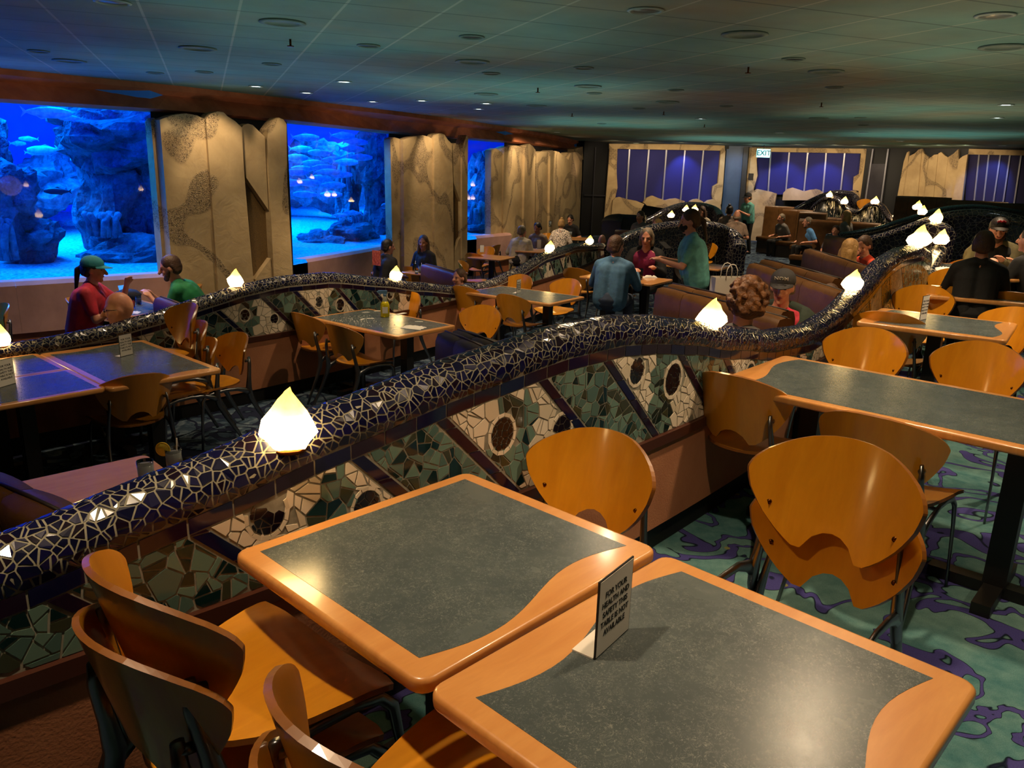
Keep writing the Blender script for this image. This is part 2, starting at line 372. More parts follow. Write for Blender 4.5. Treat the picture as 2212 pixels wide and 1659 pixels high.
riser(fl,R1-.1,-75,-20,ZB,ZA,2); riser(fl,R1-2.3,-42.3,-22,ZB,ZP,2); riser(fl,R2-.1,-75,45,ZC,ZB,2)
t=math.radians(-20); fl.add([(CX+R*math.cos(t),CY+R*math.sin(t),z) for R,z in ((R1-.1,ZB),(46,ZB),(46,ZA),(R1-.1,ZA))],[(0,1,2,3)],2)
struct('floor',fl,[MCARA,MCARB,MTILEF])
#CEIL
# ---------------------------------------------------------------- helpers on vertical planes
def onplane(px,py,P,Q):
    d=ray(px,py); ex,ey=Q[0]-P[0],Q[1]-P[1]; nx,ny=-ey,ex
    t=(nx*P[0]+ny*P[1])/(nx*d.x+ny*d.y); return Vector((d.x*t,d.y*t,H+d.z*t))
def pl(pxa,Ya,pxb,Yb,py=420):
    a=atY(pxa,py,Ya); b=atY(pxb,py,Yb); return ((a.x,a.y),(b.x,b.y))
def slab3(mb,pts,th,m=0,back=None):
    """polygon (world points on a vertical plane) given a real thickness away from the viewer"""
    pts=[Vector(p) for p in pts]; n=len(pts)
    c=sum(pts,Vector())/n; nn=Vector()
    for i in range(n): nn+= (pts[i]-c).cross(pts[(i+1)%n]-c)
    nn.normalize(); v=Vector((c.x,c.y,c.z-H))
    if nn.dot(v)>0: pts=pts[::-1]; nn=-nn
    off=-nn*th; b=[p+off for p in pts]
    fs=[tuple(range(n))]+[tuple(n+i for i in range(n))[::-1]]
    for i in range(n): fs.append((i,n+i,n+(i+1)%n,(i+1)%n))
    mb.add(pts+b,fs,m)
def poly_on(mb,plane,px,th,m=0,zb=None,shift=0):
    """px = outline in photo coordinates; zb: points with py None are dropped to height zb"""
    out=[]
    for p in px:
        if p[1] is None: q=onplane(p[0],p[2] if len(p)>2 else 500,*plane); q.z=zb
        else: q=onplane(p[0],p[1],*plane)
        if shift:
            d=Vector((q.x,q.y,0)).normalized(); q+=d*shift
        out.append(q)
    slab3(mb,out,th,m)
# ---------------------------------------------------------------- the aquarium side wall
G=[(-10.6,6.4),(-6.36,9.86),(-4.93,11.04),(-3.65,12.97),(-2.56,16.2),(-1.13,18.5),(-.33,19.7),(.8,22.6),(1.95,27.6)]
K=[(-10.2,5.2),(-6.03,9.67),(-4.59,11.38),(-3.55,13.05),(-2.35,15.05),(-1.05,17.6),(-.25,19.8),(.95,23.2),(2.2,28.2)]
GZ,SZ=2.26,.13
w=MB()
so=[]
for i in range(len(G)-1):
    for k in range(6):
        f=k/6; g=[G[i][j]+(G[i+1][j]-G[i][j])*f for j in (0,1)]; q=[K[i][j]+(K[i+1][j]-K[i][j])*f for j in (0,1)]
        so.append([Vector((q[0],q[1],ZCEIL+.01)),Vector((q[0],q[1],ZCEIL-.07)),Vector((q[0]*.55+g[0]*.45-.06,q[1]*.55+g[1]*.45+.05,ZCEIL-.13)),Vector((g[0]+.12,g[1]-.1,GZ+.03)),Vector((g[0],g[1],GZ)),Vector((g[0]-.15,g[1]+.12,GZ))])
w.grid(so,0,False)
struct('trim_1',w,[MSOFF])
w=MB()
def wallseg(mb,a,b,z0,z1,m,off=0):
    n=Vector((b[1]-a[1],-(b[0]-a[0]),0)).normalized()*off
    mb.add([Vector((a[0],a[1],z0))+n,Vector((b[0],b[1],z0))+n,Vector((b[0],b[1],z1))+n,Vector((a[0],a[1],z1))+n],[(0,1,2,3)],m)
for i in (2,4,6,7):
    wallseg(w,G[i],G[i+1],ZC,GZ+.05,2,-.02)
for i in (0,1,3,5):   # breast wall and sill under each window
    a,b=G[i],G[i+1]; wallseg(w,a,b,ZC+.28,SZ-.05,0,.26); wallseg(w,a,b,ZC,ZC+.28,1,.2)
    n=Vector((b[1]-a[1],-(b[0]-a[0]),0)).normalized(); A=Vector((*a,0)); B=Vector((*b,0))
    w.add([A+Vector((0,0,SZ)),B+Vector((0,0,SZ)),B+n*.22+Vector((0,0,SZ)),A+n*.22+Vector((0,0,SZ)),B+n*.26+Vector((0,0,SZ-.05)),A+n*.26+Vector((0,0,SZ-.05))],[(0,3,2,1),(3,5,4,2)],0)
    w.add([A+n*.26+Vector((0,0,ZC+.28)),B+n*.26+Vector((0,0,ZC+.28)),B+n*.2+Vector((0,0,ZC+.28)),A+n*.2+Vector((0,0,ZC+.28))],[(0,1,2,3)],1)
struct('wall_left',w,[MMAUVE,MSOFF,MDARK])
for k,i in enumerate((0,1,3,5)):
    a,b=G[i],G[i+1]; p=MB(); n=Vector((b[1]-a[1],-(b[0]-a[0]),0)).normalized()
    A=Vector((*a,0)); B=Vector((*b,0)); q=[A+Vector((0,0,SZ)),B+Vector((0,0,SZ)),B+Vector((0,0,GZ)),A+Vector((0,0,GZ))]
    p.add([x-n*.03 for x in q],[(0,1,2,3)]); struct('window_%d'%(k+1),p,[MPANE])
# carved stone pillars between the windows (each a cluster of planks)
def pillar(label,plane,planks,extra=()):
    t=thing('stone_pillar',label,'pillar',(0,0,0),group=None)
    for j,(pts,zb,th,sh) in enumerate(planks):
        b=MB(); poly_on(b,plane,pts,th,0,zb,sh); b.obj('stone_plank',MSTONE,t)
    for nm,pts,zb,th,sh,mt in extra:
        b=MB(); poly_on(b,plane,pts,th,0,zb,sh); b.obj(nm,mt,t)
    return t
PA=pl(345,10.75,619,12.35)
pillar('tall carved sandstone pillar right of the big left aquarium window',PA,[
 ([(326,262),(332,253),(343,258),(372,None,560),(350,None,560)],ZC,.16,.18),
 ([(345,259),(372,249),(401,245),(425,249),(443,258),(447,300),(455,420),(462,None,560),(369,None,560)],ZC,.2,0),
 ([(430,300),(448,270),(470,None,560),(452,None,560)],ZC,.1,.16),
 ([(445,258),(455,246),(470,241),(483,243),(492,252),(508,262),(522,275),(528,380),(548,None,560),(467,None,560)],ZC,.2,-.05),
 ([(520,278),(526,270),(536,267),(546,270),(556,280),(572,295),(575,360),(580,454),(532,384)],ZC,.16,.02),
 ([(552,604),(585,558),(590,None,580),(554,None,600)],ZC,.12,.02),
 ([(577,300),(580,280),(590,266),(602,254),(612,258),(619,268),(621,400),(633,None,570),(590,None,570)],ZC,.22,-.02)],
 [('bronze_grille',[(530,382),(580,450),(588,None,580),(550,None,600)],ZC,.05,.14,MHATCH)])
PB=pl(845,15.4,1010,17.55)
pillar('carved sandstone pillar between the middle and the narrow aquarium windows',PB,[
 ([(843,300),(852,296),(862,299),(869,308),(871,None,530),(848,None,530)],ZC,.16,.15),
 ([(871,303),(890,296),(913,292),(925,295),(937,301),(938,None,540),(873,None,540)],ZC,.2,0),
 ([(938,300),(943,291),(951,288),(960,291),(968,303),(976,311),(979,400),(981,None,540),(939,None,540)],ZC,.22,-.08),
 ([(977,313),(983,309),(990,313),(997,333),(998,443),(979,393)],ZC,.14,0),
 ([(980,None,560),(984,540),(991,518),(997,509),(998,None,560)],ZC,.1,0),
 ([(998,340),(1002,310),(1008,292),(1011,296),(1010,None,520),(999,None,520)],ZC,.22,-.06)],
 [('bronze_grille',[(979,390),(997,442),(997,None,560),(981,None,560)],ZC,.05,.12,MHATCH)])
PC=pl(1062,18.9,1260,24.6)
pillar('row of carved sandstone planks between the last window and the black wall',PC,[
 ([(1061,324),(1072,320),(1085,330),(1087,None,510),(1061,None,505)],ZC,.16,.1),
 ([(1089,320),(1100,316),(1113,314),(1124,316),(1132,321),(1133,None,510),(1087,None,510)],ZC,.25,0),
 ([(1134,322),(1138,314),(1144,311),(1151,316),(1157,325),(1156,None,510),(1132,None,510)],ZC,.25,-.15),
 ([(1158,333),(1170,327),(1182,327),(1189,336),(1188,None,510),(1158,None,510)],ZC,.25,.05),
 ([(1189,328),(1194,325),(1199,332),(1197,None,510),(1188,None,510)],ZC,.3,-.12),
 ([(1199,326),(1207,328),(1217,336),(1228,345),(1233,330),(1246,328),(1258,339),(1257,380),(1251,None,500),(1197,None,510)],ZC,.3,0),
 ([(1240,322),(1259,316),(1260,345),(1240,345)],ZC,.2,.25)])
# ---------------------------------------------------------------- far wall
stn=[(1258,27.2),(1318,28.0),(1567,28.2),(1616,27.9),(1871,26.4),(1950,25.6),(2092,24.3),(2300,22)]
def fpl(px):
    for (a,ya),(b,yb) in zip(stn,stn[1:]):
        if px<=b: return pl(a,ya,b,yb,400)
    return pl(2092,24.3,2300,22,400)
w=MB()
pts=[atY(p,400,y) for p,y in stn]; pts=[Vector((G[-1][0],G[-1][1],0))]+pts+[Vector((21,15,0)),Vector((24,3,0)),Vector((20,-9,0)),Vector((-9,-10,0)),Vector((-17,-2,0)),Vector((-10.6,6.4,0))]
for i,(a,b) in enumerate(zip(pts,pts[1:])):
    m=1 if i==3 else (2 if i>=8 else 0)
    w.add([(a.x,a.y,ZC),(b.x,b.y,ZC),(b.x,b.y,ZCEIL+.02),(a.x,a.y,ZCEIL+.02)],[(0,3,2,1)],m)
struct('wall_back',w,[MDARK,MSLATEB,MSOFF])
ce=MB(); ang=-math.radians(21.05); ring=[Vector((*k,0)) for k in K[::-1]][:-1]+[Vector((-10.6,6.4,0))]+[p for p in pts[::-1][1:-1]]
ce.add([(p.x*math.cos(ang)-p.y*math.sin(ang),p.x*math.sin(ang)+p.y*math.cos(ang),0) for p in ring],[tuple(range(len(ring)))])
c=struct('ceiling',ce,[MCEIL]); c.location=(0,0,ZCEIL); c.rotation_euler=(0,0,math.radians(21.05))
CEILRING=ring
def wainscot(label,pxr,frame,rocks,strips,seams,ytop,ybot,pm,bright=()):
    plane=fpl((pxr[0]+pxr[1])/2)
    t=thing('wall_panel_bay',label,'wall panel')
    b=MB(); poly_on(b,plane,[(pxr[0],ytop),(pxr[1],ytop),(pxr[1]-4,ybot),(pxr[0],ybot)],.06,0,None,-.12); b.obj('fabric_panel',pm,t)
    for a in strips:
        b=MB(); poly_on(b,plane,[(a[0]-1.6,ytop),(a[0]+1.6,ytop),(a[1]+1.6,ybot),(a[1]-1.6,ybot)],.03,0,None,-.17); b.obj('silver_strip',MSTRIP,t)
    for f in frame:
        b=MB(); poly_on(b,plane,f,.12,0,ZB,-.25); b.obj('stone_frame',MSTONE,t)
    for f in rocks:
        b=MB(); poly_on(b,plane,f,.25,0,ZB,-.42); b.obj('stone_boulder',MSTONE,t)
    return t
wainscot('bay of indigo wall panels left of the slate blue door, boulders below',(1330,1560),
 [[(1316,311),(1566,313),(1566,326),(1334,322),(1316,322)],[(1317,322),(1334,322),(1332,370),(1334,405),(1326,440),(1322,None,440),(1306,None,440),(1311,400)],
  [(1557,326),(1567,326),(1562,400),(1558,440),(1554,445),(1541,436),(1538,420),(1540,402),(1551,396)]],
 [[(1324,432),(1330,427),(1340,425),(1358,430),(1375,433),(1392,440),(1386,450),(1374,None,470),(1318,None,470)],
  [(1391,437),(1398,427),(1410,422),(1422,427),(1438,432),(1450,429),(1462,428),(1480,434),(1470,445),(1440,450),(1398,443)],
  [(1492,434),(1500,430),(1508,429),(1518,434),(1524,440),(1490,442)],[(1520,440),(1532,432),(1542,430),(1556,438),(1558,452),(1530,452)]],
 [(1360,1353),(1402,1392),(1440,1431),(1480,1470),(1520,1509)],[],322,436,MPANEL)
wainscot('bay of indigo wall panels right of the exit sign, boulders below',(1632,1858),
 [[(1618,319),(1872,322),(1871,332),(1636,328),(1618,328)],[(1618,328),(1640,328),(1634,345),(1636,380),(1628,408),(1622,None,430),(1613,None,430)],
  [(1860,331),(1871,332),(1862,400),(1858,None,430),(1851,None,430),(1855,412),(1842,410),(1844,382),(1855,376)]],
 [[(1622,416),(1634,408),(1650,411),(1664,414),(1677,418),(1675,430),(1668,None,450),(1618,None,450)],
  [(1692,416),(1700,408),(1711,405),(1724,409),(1736,413),(1748,410),(1762,408),(1770,410),(1778,416),(1760,432),(1690,432)],[(1836,412),(1848,411),(1856,418),(1856,446),(1838,446)]],
 [(1665,1659),(1705,1697),(1745,1736),(1785,1777),(1825,1815)],[],328,420,MPANEL)
wainscot('dim bay of narrow night blue wall panels at the far right',(2086,2290),
 [[(2093,322),(2300,328),(2300,338),(2091,334)]],[],[(2115,2102),(2136,2122),(2161,2143),(2182,2164),(2206,2188),(2230,2212)],[],333,455,MPANELD)
PD=fpl(2000)
pillar('cluster of carved stone planks behind the far right booths',PD,[
 ([(1952,350),(1959,330),(1963,328),(1961,370),(1950,None,430),(1934,None,430)],ZB,.1,-.3),
 ([(1964,338),(1976,332),(1984,324),(1991,322),(1990,None,430),(1952,None,430)],ZB,.14,-.35),
 ([(1991,323),(1997,333),(2006,340),(2004,None,430),(1985,None,430)],ZB,.14,-.3),
 ([(2006,343),(2018,335),(2026,334),(2023,None,430),(2002,None,430)],ZB,.14,-.35),
 ([(2027,332),(2033,329),(2040,336),(2048,341),(2042,None,430),(2021,None,430)],ZB,.14,-.32),
 ([(2048,340),(2060,332),(2070,323),(2071,345),(2060,None,430),(2040,None,430)],ZB,.14,-.3),
 ([(2071,345),(2080,338),(2090,334),(2084,None,430),(2060,None,430)],ZB,.14,-.36)])
# dark service door and double door
b=MB(); poly_on(b,fpl(1900),[(1877,354),(1915,354),(1903,None,420),(1866,None,420)],.05,0,ZB,-.08)
d=struct('door_1',b,[M('dark_grey_door',hexc(50,48,58),.35,c2=hexc(40,38,46),nsc=2)])
b=MB(); poly_on(b,fpl(1900),[(1884,322),(1887,322),(1872,None,420),(1869,None,420)],.04,0,ZB,-.14); poly_on(b,fpl(1900),[(1917,322),(1920,322),(1908,None,420),(1905,None,420)],.04,0,ZB,-.14); o=b.obj('door_frame',MSTRIP,d)
b=MB(); poly_on(b,fpl(1590),[(1570,322),(1606,322),(1596,None,450),(1560,None,450)],.06,0,ZB,-.08); struct('door_2',b,[MSLATEB])
b=MB(); poly_on(b,fpl(1590),[(1607,318),(1617,318),(1608,None,450),(1597,None,450)],.5,0,ZB,-.5); struct('trim_2',b,[MDARK])
b=MB(); poly_on(b,fpl(1290),[(1262,420),(1312,422),(1312,424),(1262,422)],.02,0,ZB,-.1); poly_on(b,fpl(1290),[(1286,318),(1288,318),(1280,None,470),(1278,None,470)],.02,0,ZB,-.1); struct('trim_3',b,[M('dull_steel',hexc(40,40,46),.5)])
# exit sign
p=atY(1649,331,26.5); t=thing('exit_sign','glowing pale cyan EXIT sign hanging from the far ceiling','sign',p)
b=MB(); b.box((0,0,0),(.42,.05,.26)); b.obj('sign_box',MEXIT,t); b=MB(); b.box((0,0,.28),(.02,.02,.3)); b.obj('hanger',MBLK,t)
def text(parent,body,size,loc,rot,mat,name='lettering',ext=.0015,font=None,spc=1.0):
    cu=bpy.data.curves.new(name,'FONT'); cu.body=body; cu.size=size; cu.align_x='CENTER'; cu.align_y='CENTER'; cu.extrude=ext; cu.space_line=spc; cu.offset=size*.018
    o=bpy.data.objects.new(name,cu); COL.objects.link(o); dg=bpy.context.evaluated_depsgraph_get(); me=bpy.data.meshes.new_from_object(o.evaluated_get(dg)); bpy.data.objects.remove(o)
    me.materials.clear(); o=link(name,me,[mat],parent,loc); o.rotation_euler=rot; return o
text(t,'EXIT',.22,(0,-.027,0),(PI/2,0,0),MEXITT)
# ---------------------------------------------------------------- the aquarium behind the windows
w=MB(); back=[(-17,4.5),(-16,10),(-13.5,15),(-11,19),(-8.5,23),(-5,26),(-1,28),(1.9,28.4)]
P=[]
for i in range(len(back)-1):
    for k in range(5):
        f=k/5; x=back[i][0]+(back[i+1][0]-back[i][0])*f; y=back[i][1]+(back[i+1][1]-back[i][1])*f
        P.append([Vector((x,y,z)) for z in (-.2,1,2.4,3.9)])
w.grid(P,0,True,flip=True); 
w.add([Vector((*g,z)) for z in (GZ,3.9) for g in (G[0],G[2],G[4],G[6],G[8])],[(i,i+1,i+6,i+5) for i in range(4)],0)
struct('wall_aquarium',w,[MWATER])
w=MB(); w.add([Vector((*g,3.9)) for g in G]+[Vector((*g,3.9)) for g in back[::-1]],[tuple(range(len(G)+len(back)))],0); struct('ceiling_aquarium',w,[MWATER])
w=MB(); P=[]
for i in range(41):
    t0=i/40*(len(G)-1); a=min(int(t0),len(G)-2); f=t0-a; g=Vector((G[a][0]+(G[a+1][0]-G[a][0])*f,G[a][1]+(G[a+1][1]-G[a][1])*f))
    t1=i/40*(len(back)-1); a=min(int(t1),len(back)-2); f=t1-a; q=Vector((back[a][0]+(back[a+1][0]-back[a][0])*f,back[a][1]+(back[a+1][1]-back[a][1])*f))
    row=[]
    for j in range(15):
        u=j/14; p=g+(q-g)*u+(q-g).normalized()*.02; z=.02+.35*u+.06*noise.noise(Vector((p.x,p.y,0))*1.1)*min(1,u*4)+.02*noise.noise(Vector((p.x,p.y,2))*6)*min(1,u*4)
        row.append(Vector((p.x,p.y,z)))
    P.append(row)
w.grid(P,0,True); struct('floor_aquarium',w,[MSAND])
def rockmesh(seed,r,amp=.45,seg=26):
    b=MB(); b.ell((0,0,0),r,seg,18,0,None,lambda d:1+amp*noise.noise(d*1.7+Vector((seed*9.1,seed*3.3,0)))+amp*.35*noise.noise(d*5+Vector((seed,0,seed)))+amp*.15*noise.noise(d*12),False); return b
def rock(px,py,Y,r,seed,label,mat=MREEF,nm='reef_rock',amp=.45,grp=None,parent=None):
    p=atY(px,py,Y)
    if parent: o=rockmesh(seed,r,amp).obj('rock',mat,parent,p-parent.location,seed*1.3); return o
    o=rockmesh(seed,r,amp).obj(nm,mat,None,p,seed*1.3); return tag(o,label,'rock' if nm=='reef_rock' else 'coral',grp)
def outcrop(label,lst):
    t=thing('reef_outcrop',label,'rock',atY(*lst[0][:3]))
    for l in lst: rock(*l,None,parent=t)
outcrop('massive dark reef with an overhang filling the right of the big window',[(265,300,13.2,(.95,.8,.55),1),(190,266,13.0,(.55,.5,.24),2),(255,430,13.4,(.62,.6,1.0),3),(325,420,13.6,(.5,.5,1.25),4),(290,560,12.6,(.7,.45,.32),5)])
outcrop('dark rock stack at the left edge of the big window',[(10,430,11.6,(.38,.4,.6),6),(60,520,11.9,(.5,.4,.36),7),(-60,310,12.0,(.5,.4,.6),8)])
outcrop('dark rock column with a hanging head at the right of the middle window',[(810,345,19.0,(.55,.5,.75),9),(820,450,19.0,(.4,.4,.95),10),(750,430,19.3,(.3,.3,.7),13)])
outcrop('boulder heap on the sand of the middle window',[(760,505,17.6,(.75,.5,.36),11),(690,525,16.6,(.5,.4,.22),12)])
rock(1050,440,22.5,(.35,.4,1.2),14,'dark rock edge in the narrow window')
rock(1030,495,20.5,(.5,.4,.32),15,'rubble at the foot of the narrow window')
def coral(px,py,Y,n,h,seed,label,mat=MREEFL,w=.25):
    p=atY(px,py,Y); b=MB(); rnd=random.Random(seed)
    for k in range(n):
        a=rnd.uniform(0,2*PI); r=rnd.uniform(0,w); x,y=r*math.cos(a),r*math.sin(a); hh=h*rnd.uniform(.6,1.1); ly=rnd.uniform(-.1,.1)
        b.tube([(x,y,-.15),(x+ly*.5,y,hh*.5),(x+ly,y+ly*.5,hh),(x+ly,y+ly*.5,hh+.03)],[.04,.05,.055,.02],8)
    tag(b.obj('tube_coral',mat,None,p),label,'coral')
coral(10,540,11.2,5,.42,1,'pale tube sponges at the lower left of the big window',MREEFL,.16)
coral(232,490,12.4,14,.22,2,'cluster of finger coral in the middle of the big window')
coral(745,400,18.6,16,.5,3,'branching coral on the spire in the middle window',MREEFL,.2)
coral(775,480,17.4,12,.2,4,'small coral on the boulder heap of the middle window')
coral(1030,470,20.0,16,.35,5,'coral tangle in the narrow window',MREEFL,.3)

rock(110,400,16.0,(1.2,.6,.55),16,'distant pale coral mound under the overhang',MREEFL,'coral_mound',.5)
rock(700,380,21.5,(1.3,.6,.9),17,'distant coral bank behind the fish school',MREEFL,'coral_mound',.55)
rock(1040,400,24,(1.0,.5,.9),18,'distant coral bank in the narrow window',MREEFL,'coral_mound',.55)
def fishm(dark=False):
    body=MB(); P=[]
    for i in range(13):
        u=i/12; x=-.5+u; hgt=.155*(math.sin(PI*min(1,u*.93+.05))**.7)*(1-.25*u)+.012; wd=hgt*.36
        P.append([Vector((x,wd*math.cos(a),hgt*math.sin(a))) for a in [2*PI*k/10 for k in range(11)]])
    body.grid(P,0,True)
    fins=MB()
    fins.prism([(.46,0),(.62,.14),(.56,0),(.62,-.14)],-.006,.006,mat=Matrix.Rotation(PI/2,4,'X')); fins.prism([(-.15,.12),(.05,.19),(.3,.09),(.1,.1)],-.005,.005,mat=Matrix.Rotation(PI/2,4,'X'))
    fins.prism([(.0,-.12),(.18,-.17),(.3,-.08)],-.005,.005,mat=Matrix.Rotation(PI/2,4,'X'))
    return body,fins
fb,ff=fishm(); fbm=fb.mesh('fish_body'); ffm=ff.mesh('fish_fin'); fbm.materials.append(MFISH); ffm.materials.append(MFISH)
def fish(px,py,Y,L,head,label,grp=None,dark=False):
    r=thing('fish',label,'fish',atY(px,py,Y),math.radians(head),grp); r.scale=(L,L,L)
    b=link('body',fbm,(),r); f=link('fin',ffm,(),r)
    if dark:
        for o in (b,f): o.data=o.data.copy(); o.data.materials.clear(); o.data.materials.append(MFISHD)
fish(105,243,11.4,.55,205,'large pale fish below the top edge of the big window')
fish(150,255,11.9,.3,30,'small fish nosing the overhang in the big window')
fish(95,325,12.8,.5,8,'pale fish swimming left below the overhang'); fish(150,322,13.2,.42,172,'pale fish with rounded back beside the overhang')
fish(122,413,12.2,.34,20,'dark oval fish between the rocks of the big window',None,True)
fish(832,445,16.9,.4,75,'pale fish hanging head down at the right of the middle window')
for k,(x,y) in enumerate([(662,297),(742,293),(770,307),(652,322),(690,330),(722,345),(640,340),(762,322),(676,352),(655,365),(700,362),(735,377),(640,372),(690,385),(668,395),(628,395),(720,400),(708,372),(748,350),(660,420),(715,420),(650,345),(780,340)]):
    fish(x,y,16.2+(k*37%19)/10,.5,[190,185,200,170,5][k%5],'pale jack fish in the school of the middle window','fish school in the middle window')
fish(735,465,16.4,.3,200,'pale fish grazing on the boulder heap'); fish(760,460,16.8,.36,15,'striped pale fish above the boulder heap')
for k,(x,y) in enumerate([(60,300),(75,330),(40,310),(170,345),(60,395),(120,375)]): fish(x,y,14.5+k*.2,.3,[10,185,175][k%3],'small hazy fish far back in the big window','far fish in the big window')
# ---------------------------------------------------------------- mosaic partitions
def clip(poly,nx,ny,d):   # keep nx*x+ny*y<=d
    out=[]; n=len(poly)
    for i in range(n):
        a,b=poly[i],poly[(i+1)%n]; da=nx*a[0]+ny*a[1]-d; db=nx*b[0]+ny*b[1]-d
        if da<=0: out.append(a)
        if (da<0)!=(db<0) and da!=db:
            t=da/(da-db); out.append((a[0]+(b[0]-a[0])*t,a[1]+(b[1]-a[1])*t))
    return out
def area2(p): return abs(sum(p[i][0]*p[(i+1)%len(p)][1]-p[(i+1)%len(p)][0]*p[i][1] for i in range(len(p))))/2
def cen(p): n=len(p); return (sum(q[0] for q in p)/n,sum(q[1] for q in p)/n)
def voronoi(x0,x1,y0,y1,cell,rnd,jit=.42,rowmix=True):
    nx=max(2,int((x1-x0)/cell)); ny=max(1,int(round((y1-y0)/cell))); cx=(x1-x0)/nx; cy=(y1-y0)/ny; P={}
    for i in range(-2,nx+2):
        for j in range(-2,ny+2):
            P[i,j]=(x0+(i+.5+(.25 if j%2 else -.25)+rnd.uniform(-jit,jit))*cx,y0+(j+.5+rnd.uniform(-jit,jit))*cy)
    out=[]
    for i in range(nx):
        for j in range(ny):
            p=P[i,j]; poly=[(p[0]-2*cx,p[1]-2*cy),(p[0]+2*cx,p[1]-2*cy),(p[0]+2*cx,p[1]+2*cy),(p[0]-2*cx,p[1]+2*cy)]
            for a in (-2,-1,0,1,2):
                for b in (-2,-1,0,1,2):
                    if (a or b) and (i+a,j+b) in P:
                        q=P[i+a,j+b]; dx,dy=q[0]-p[0],q[1]-p[1]; poly=clip(poly,dx,dy,dx*(p[0]+q[0])/2+dy*(p[1]+q[1])/2)
                        if len(poly)<3: break
                if len(poly)<3: break
            poly=clip(poly,0,-1,-y0); poly=clip(poly,0,1,y1)
            if len(poly)>2: out.append(poly)
    return out
def shards(polys,amin,rnd,p=.75):
    out=[]; st=list(polys)
    while st:
        q=st.pop(); A=area2(q)
        if A>amin and rnd.random()<p:
            c=cen(q); c=(c[0]+rnd.uniform(-.15,.15)*A**.5,c[1]+rnd.uniform(-.15,.15)*A**.5)
            # cut roughly across the longest direction
            m=max(((q[i][0]-c[0])**2+(q[i][1]-c[1])**2,i) for i in range(len(q)))[1]; a=math.atan2(q[m][1]-c[1],q[m][0]-c[0])+rnd.uniform(-.5,.5)
            nx,ny=math.cos(a),math.sin(a); d=nx*c[0]+ny*c[1]
            for h in (clip(q,nx,ny,d),clip(q,-nx,-ny,-d)):
                if len(h)>2 and area2(h)>amin*.12: (st if area2(h)>amin*1.3 else out).append(h)
        else: out.append(q)
    return out
def shrink(q,g):
    n=len(q); o=q
    A=sum(q[i][0]*q[(i+1)%n][1]-q[(i+1)%n][0]*q[i][1] for i in range(n))
    if A<0: q=q[::-1]
    for i in range(n):
        a,b=q[i],q[(i+1)%n]; dx,dy=b[0]-a[0],b[1]-a[1]; L=math.hypot(dx,dy)
        if L<1e-6: continue
        nx,ny=dy/L,-dx/L; o=clip(o,nx,ny,nx*a[0]+ny*a[1]-g)
        if len(o)<3: return None
    return o if area2(o)>6e-6 else None
def tile(mb,q,fn,h,m,g=.0011):
    q=shrink(q,g)
    if not q: return
    n=len(q); v=[fn(p[0],p[1],h) for p in q]+[fn(p[0],p[1],0) for p in q]
    # orientation chosen so that faces look outwards
    c=fn(*cen(q),h); nn=(v[1]-v[0]).cross(v[2]-v[1]); o=c-fn(*cen(q),0)
    if nn.dot(o)<0: f=[tuple(range(n))[::-1]]+[(i,(i+1)%n,n+(i+1)%n,n+i) for i in range(n)]
    else: f=[tuple(range(n))]+[(i,n+i,n+(i+1)%n,(i+1)%n) for i in range(n)]
    mb.add(v,f,m)
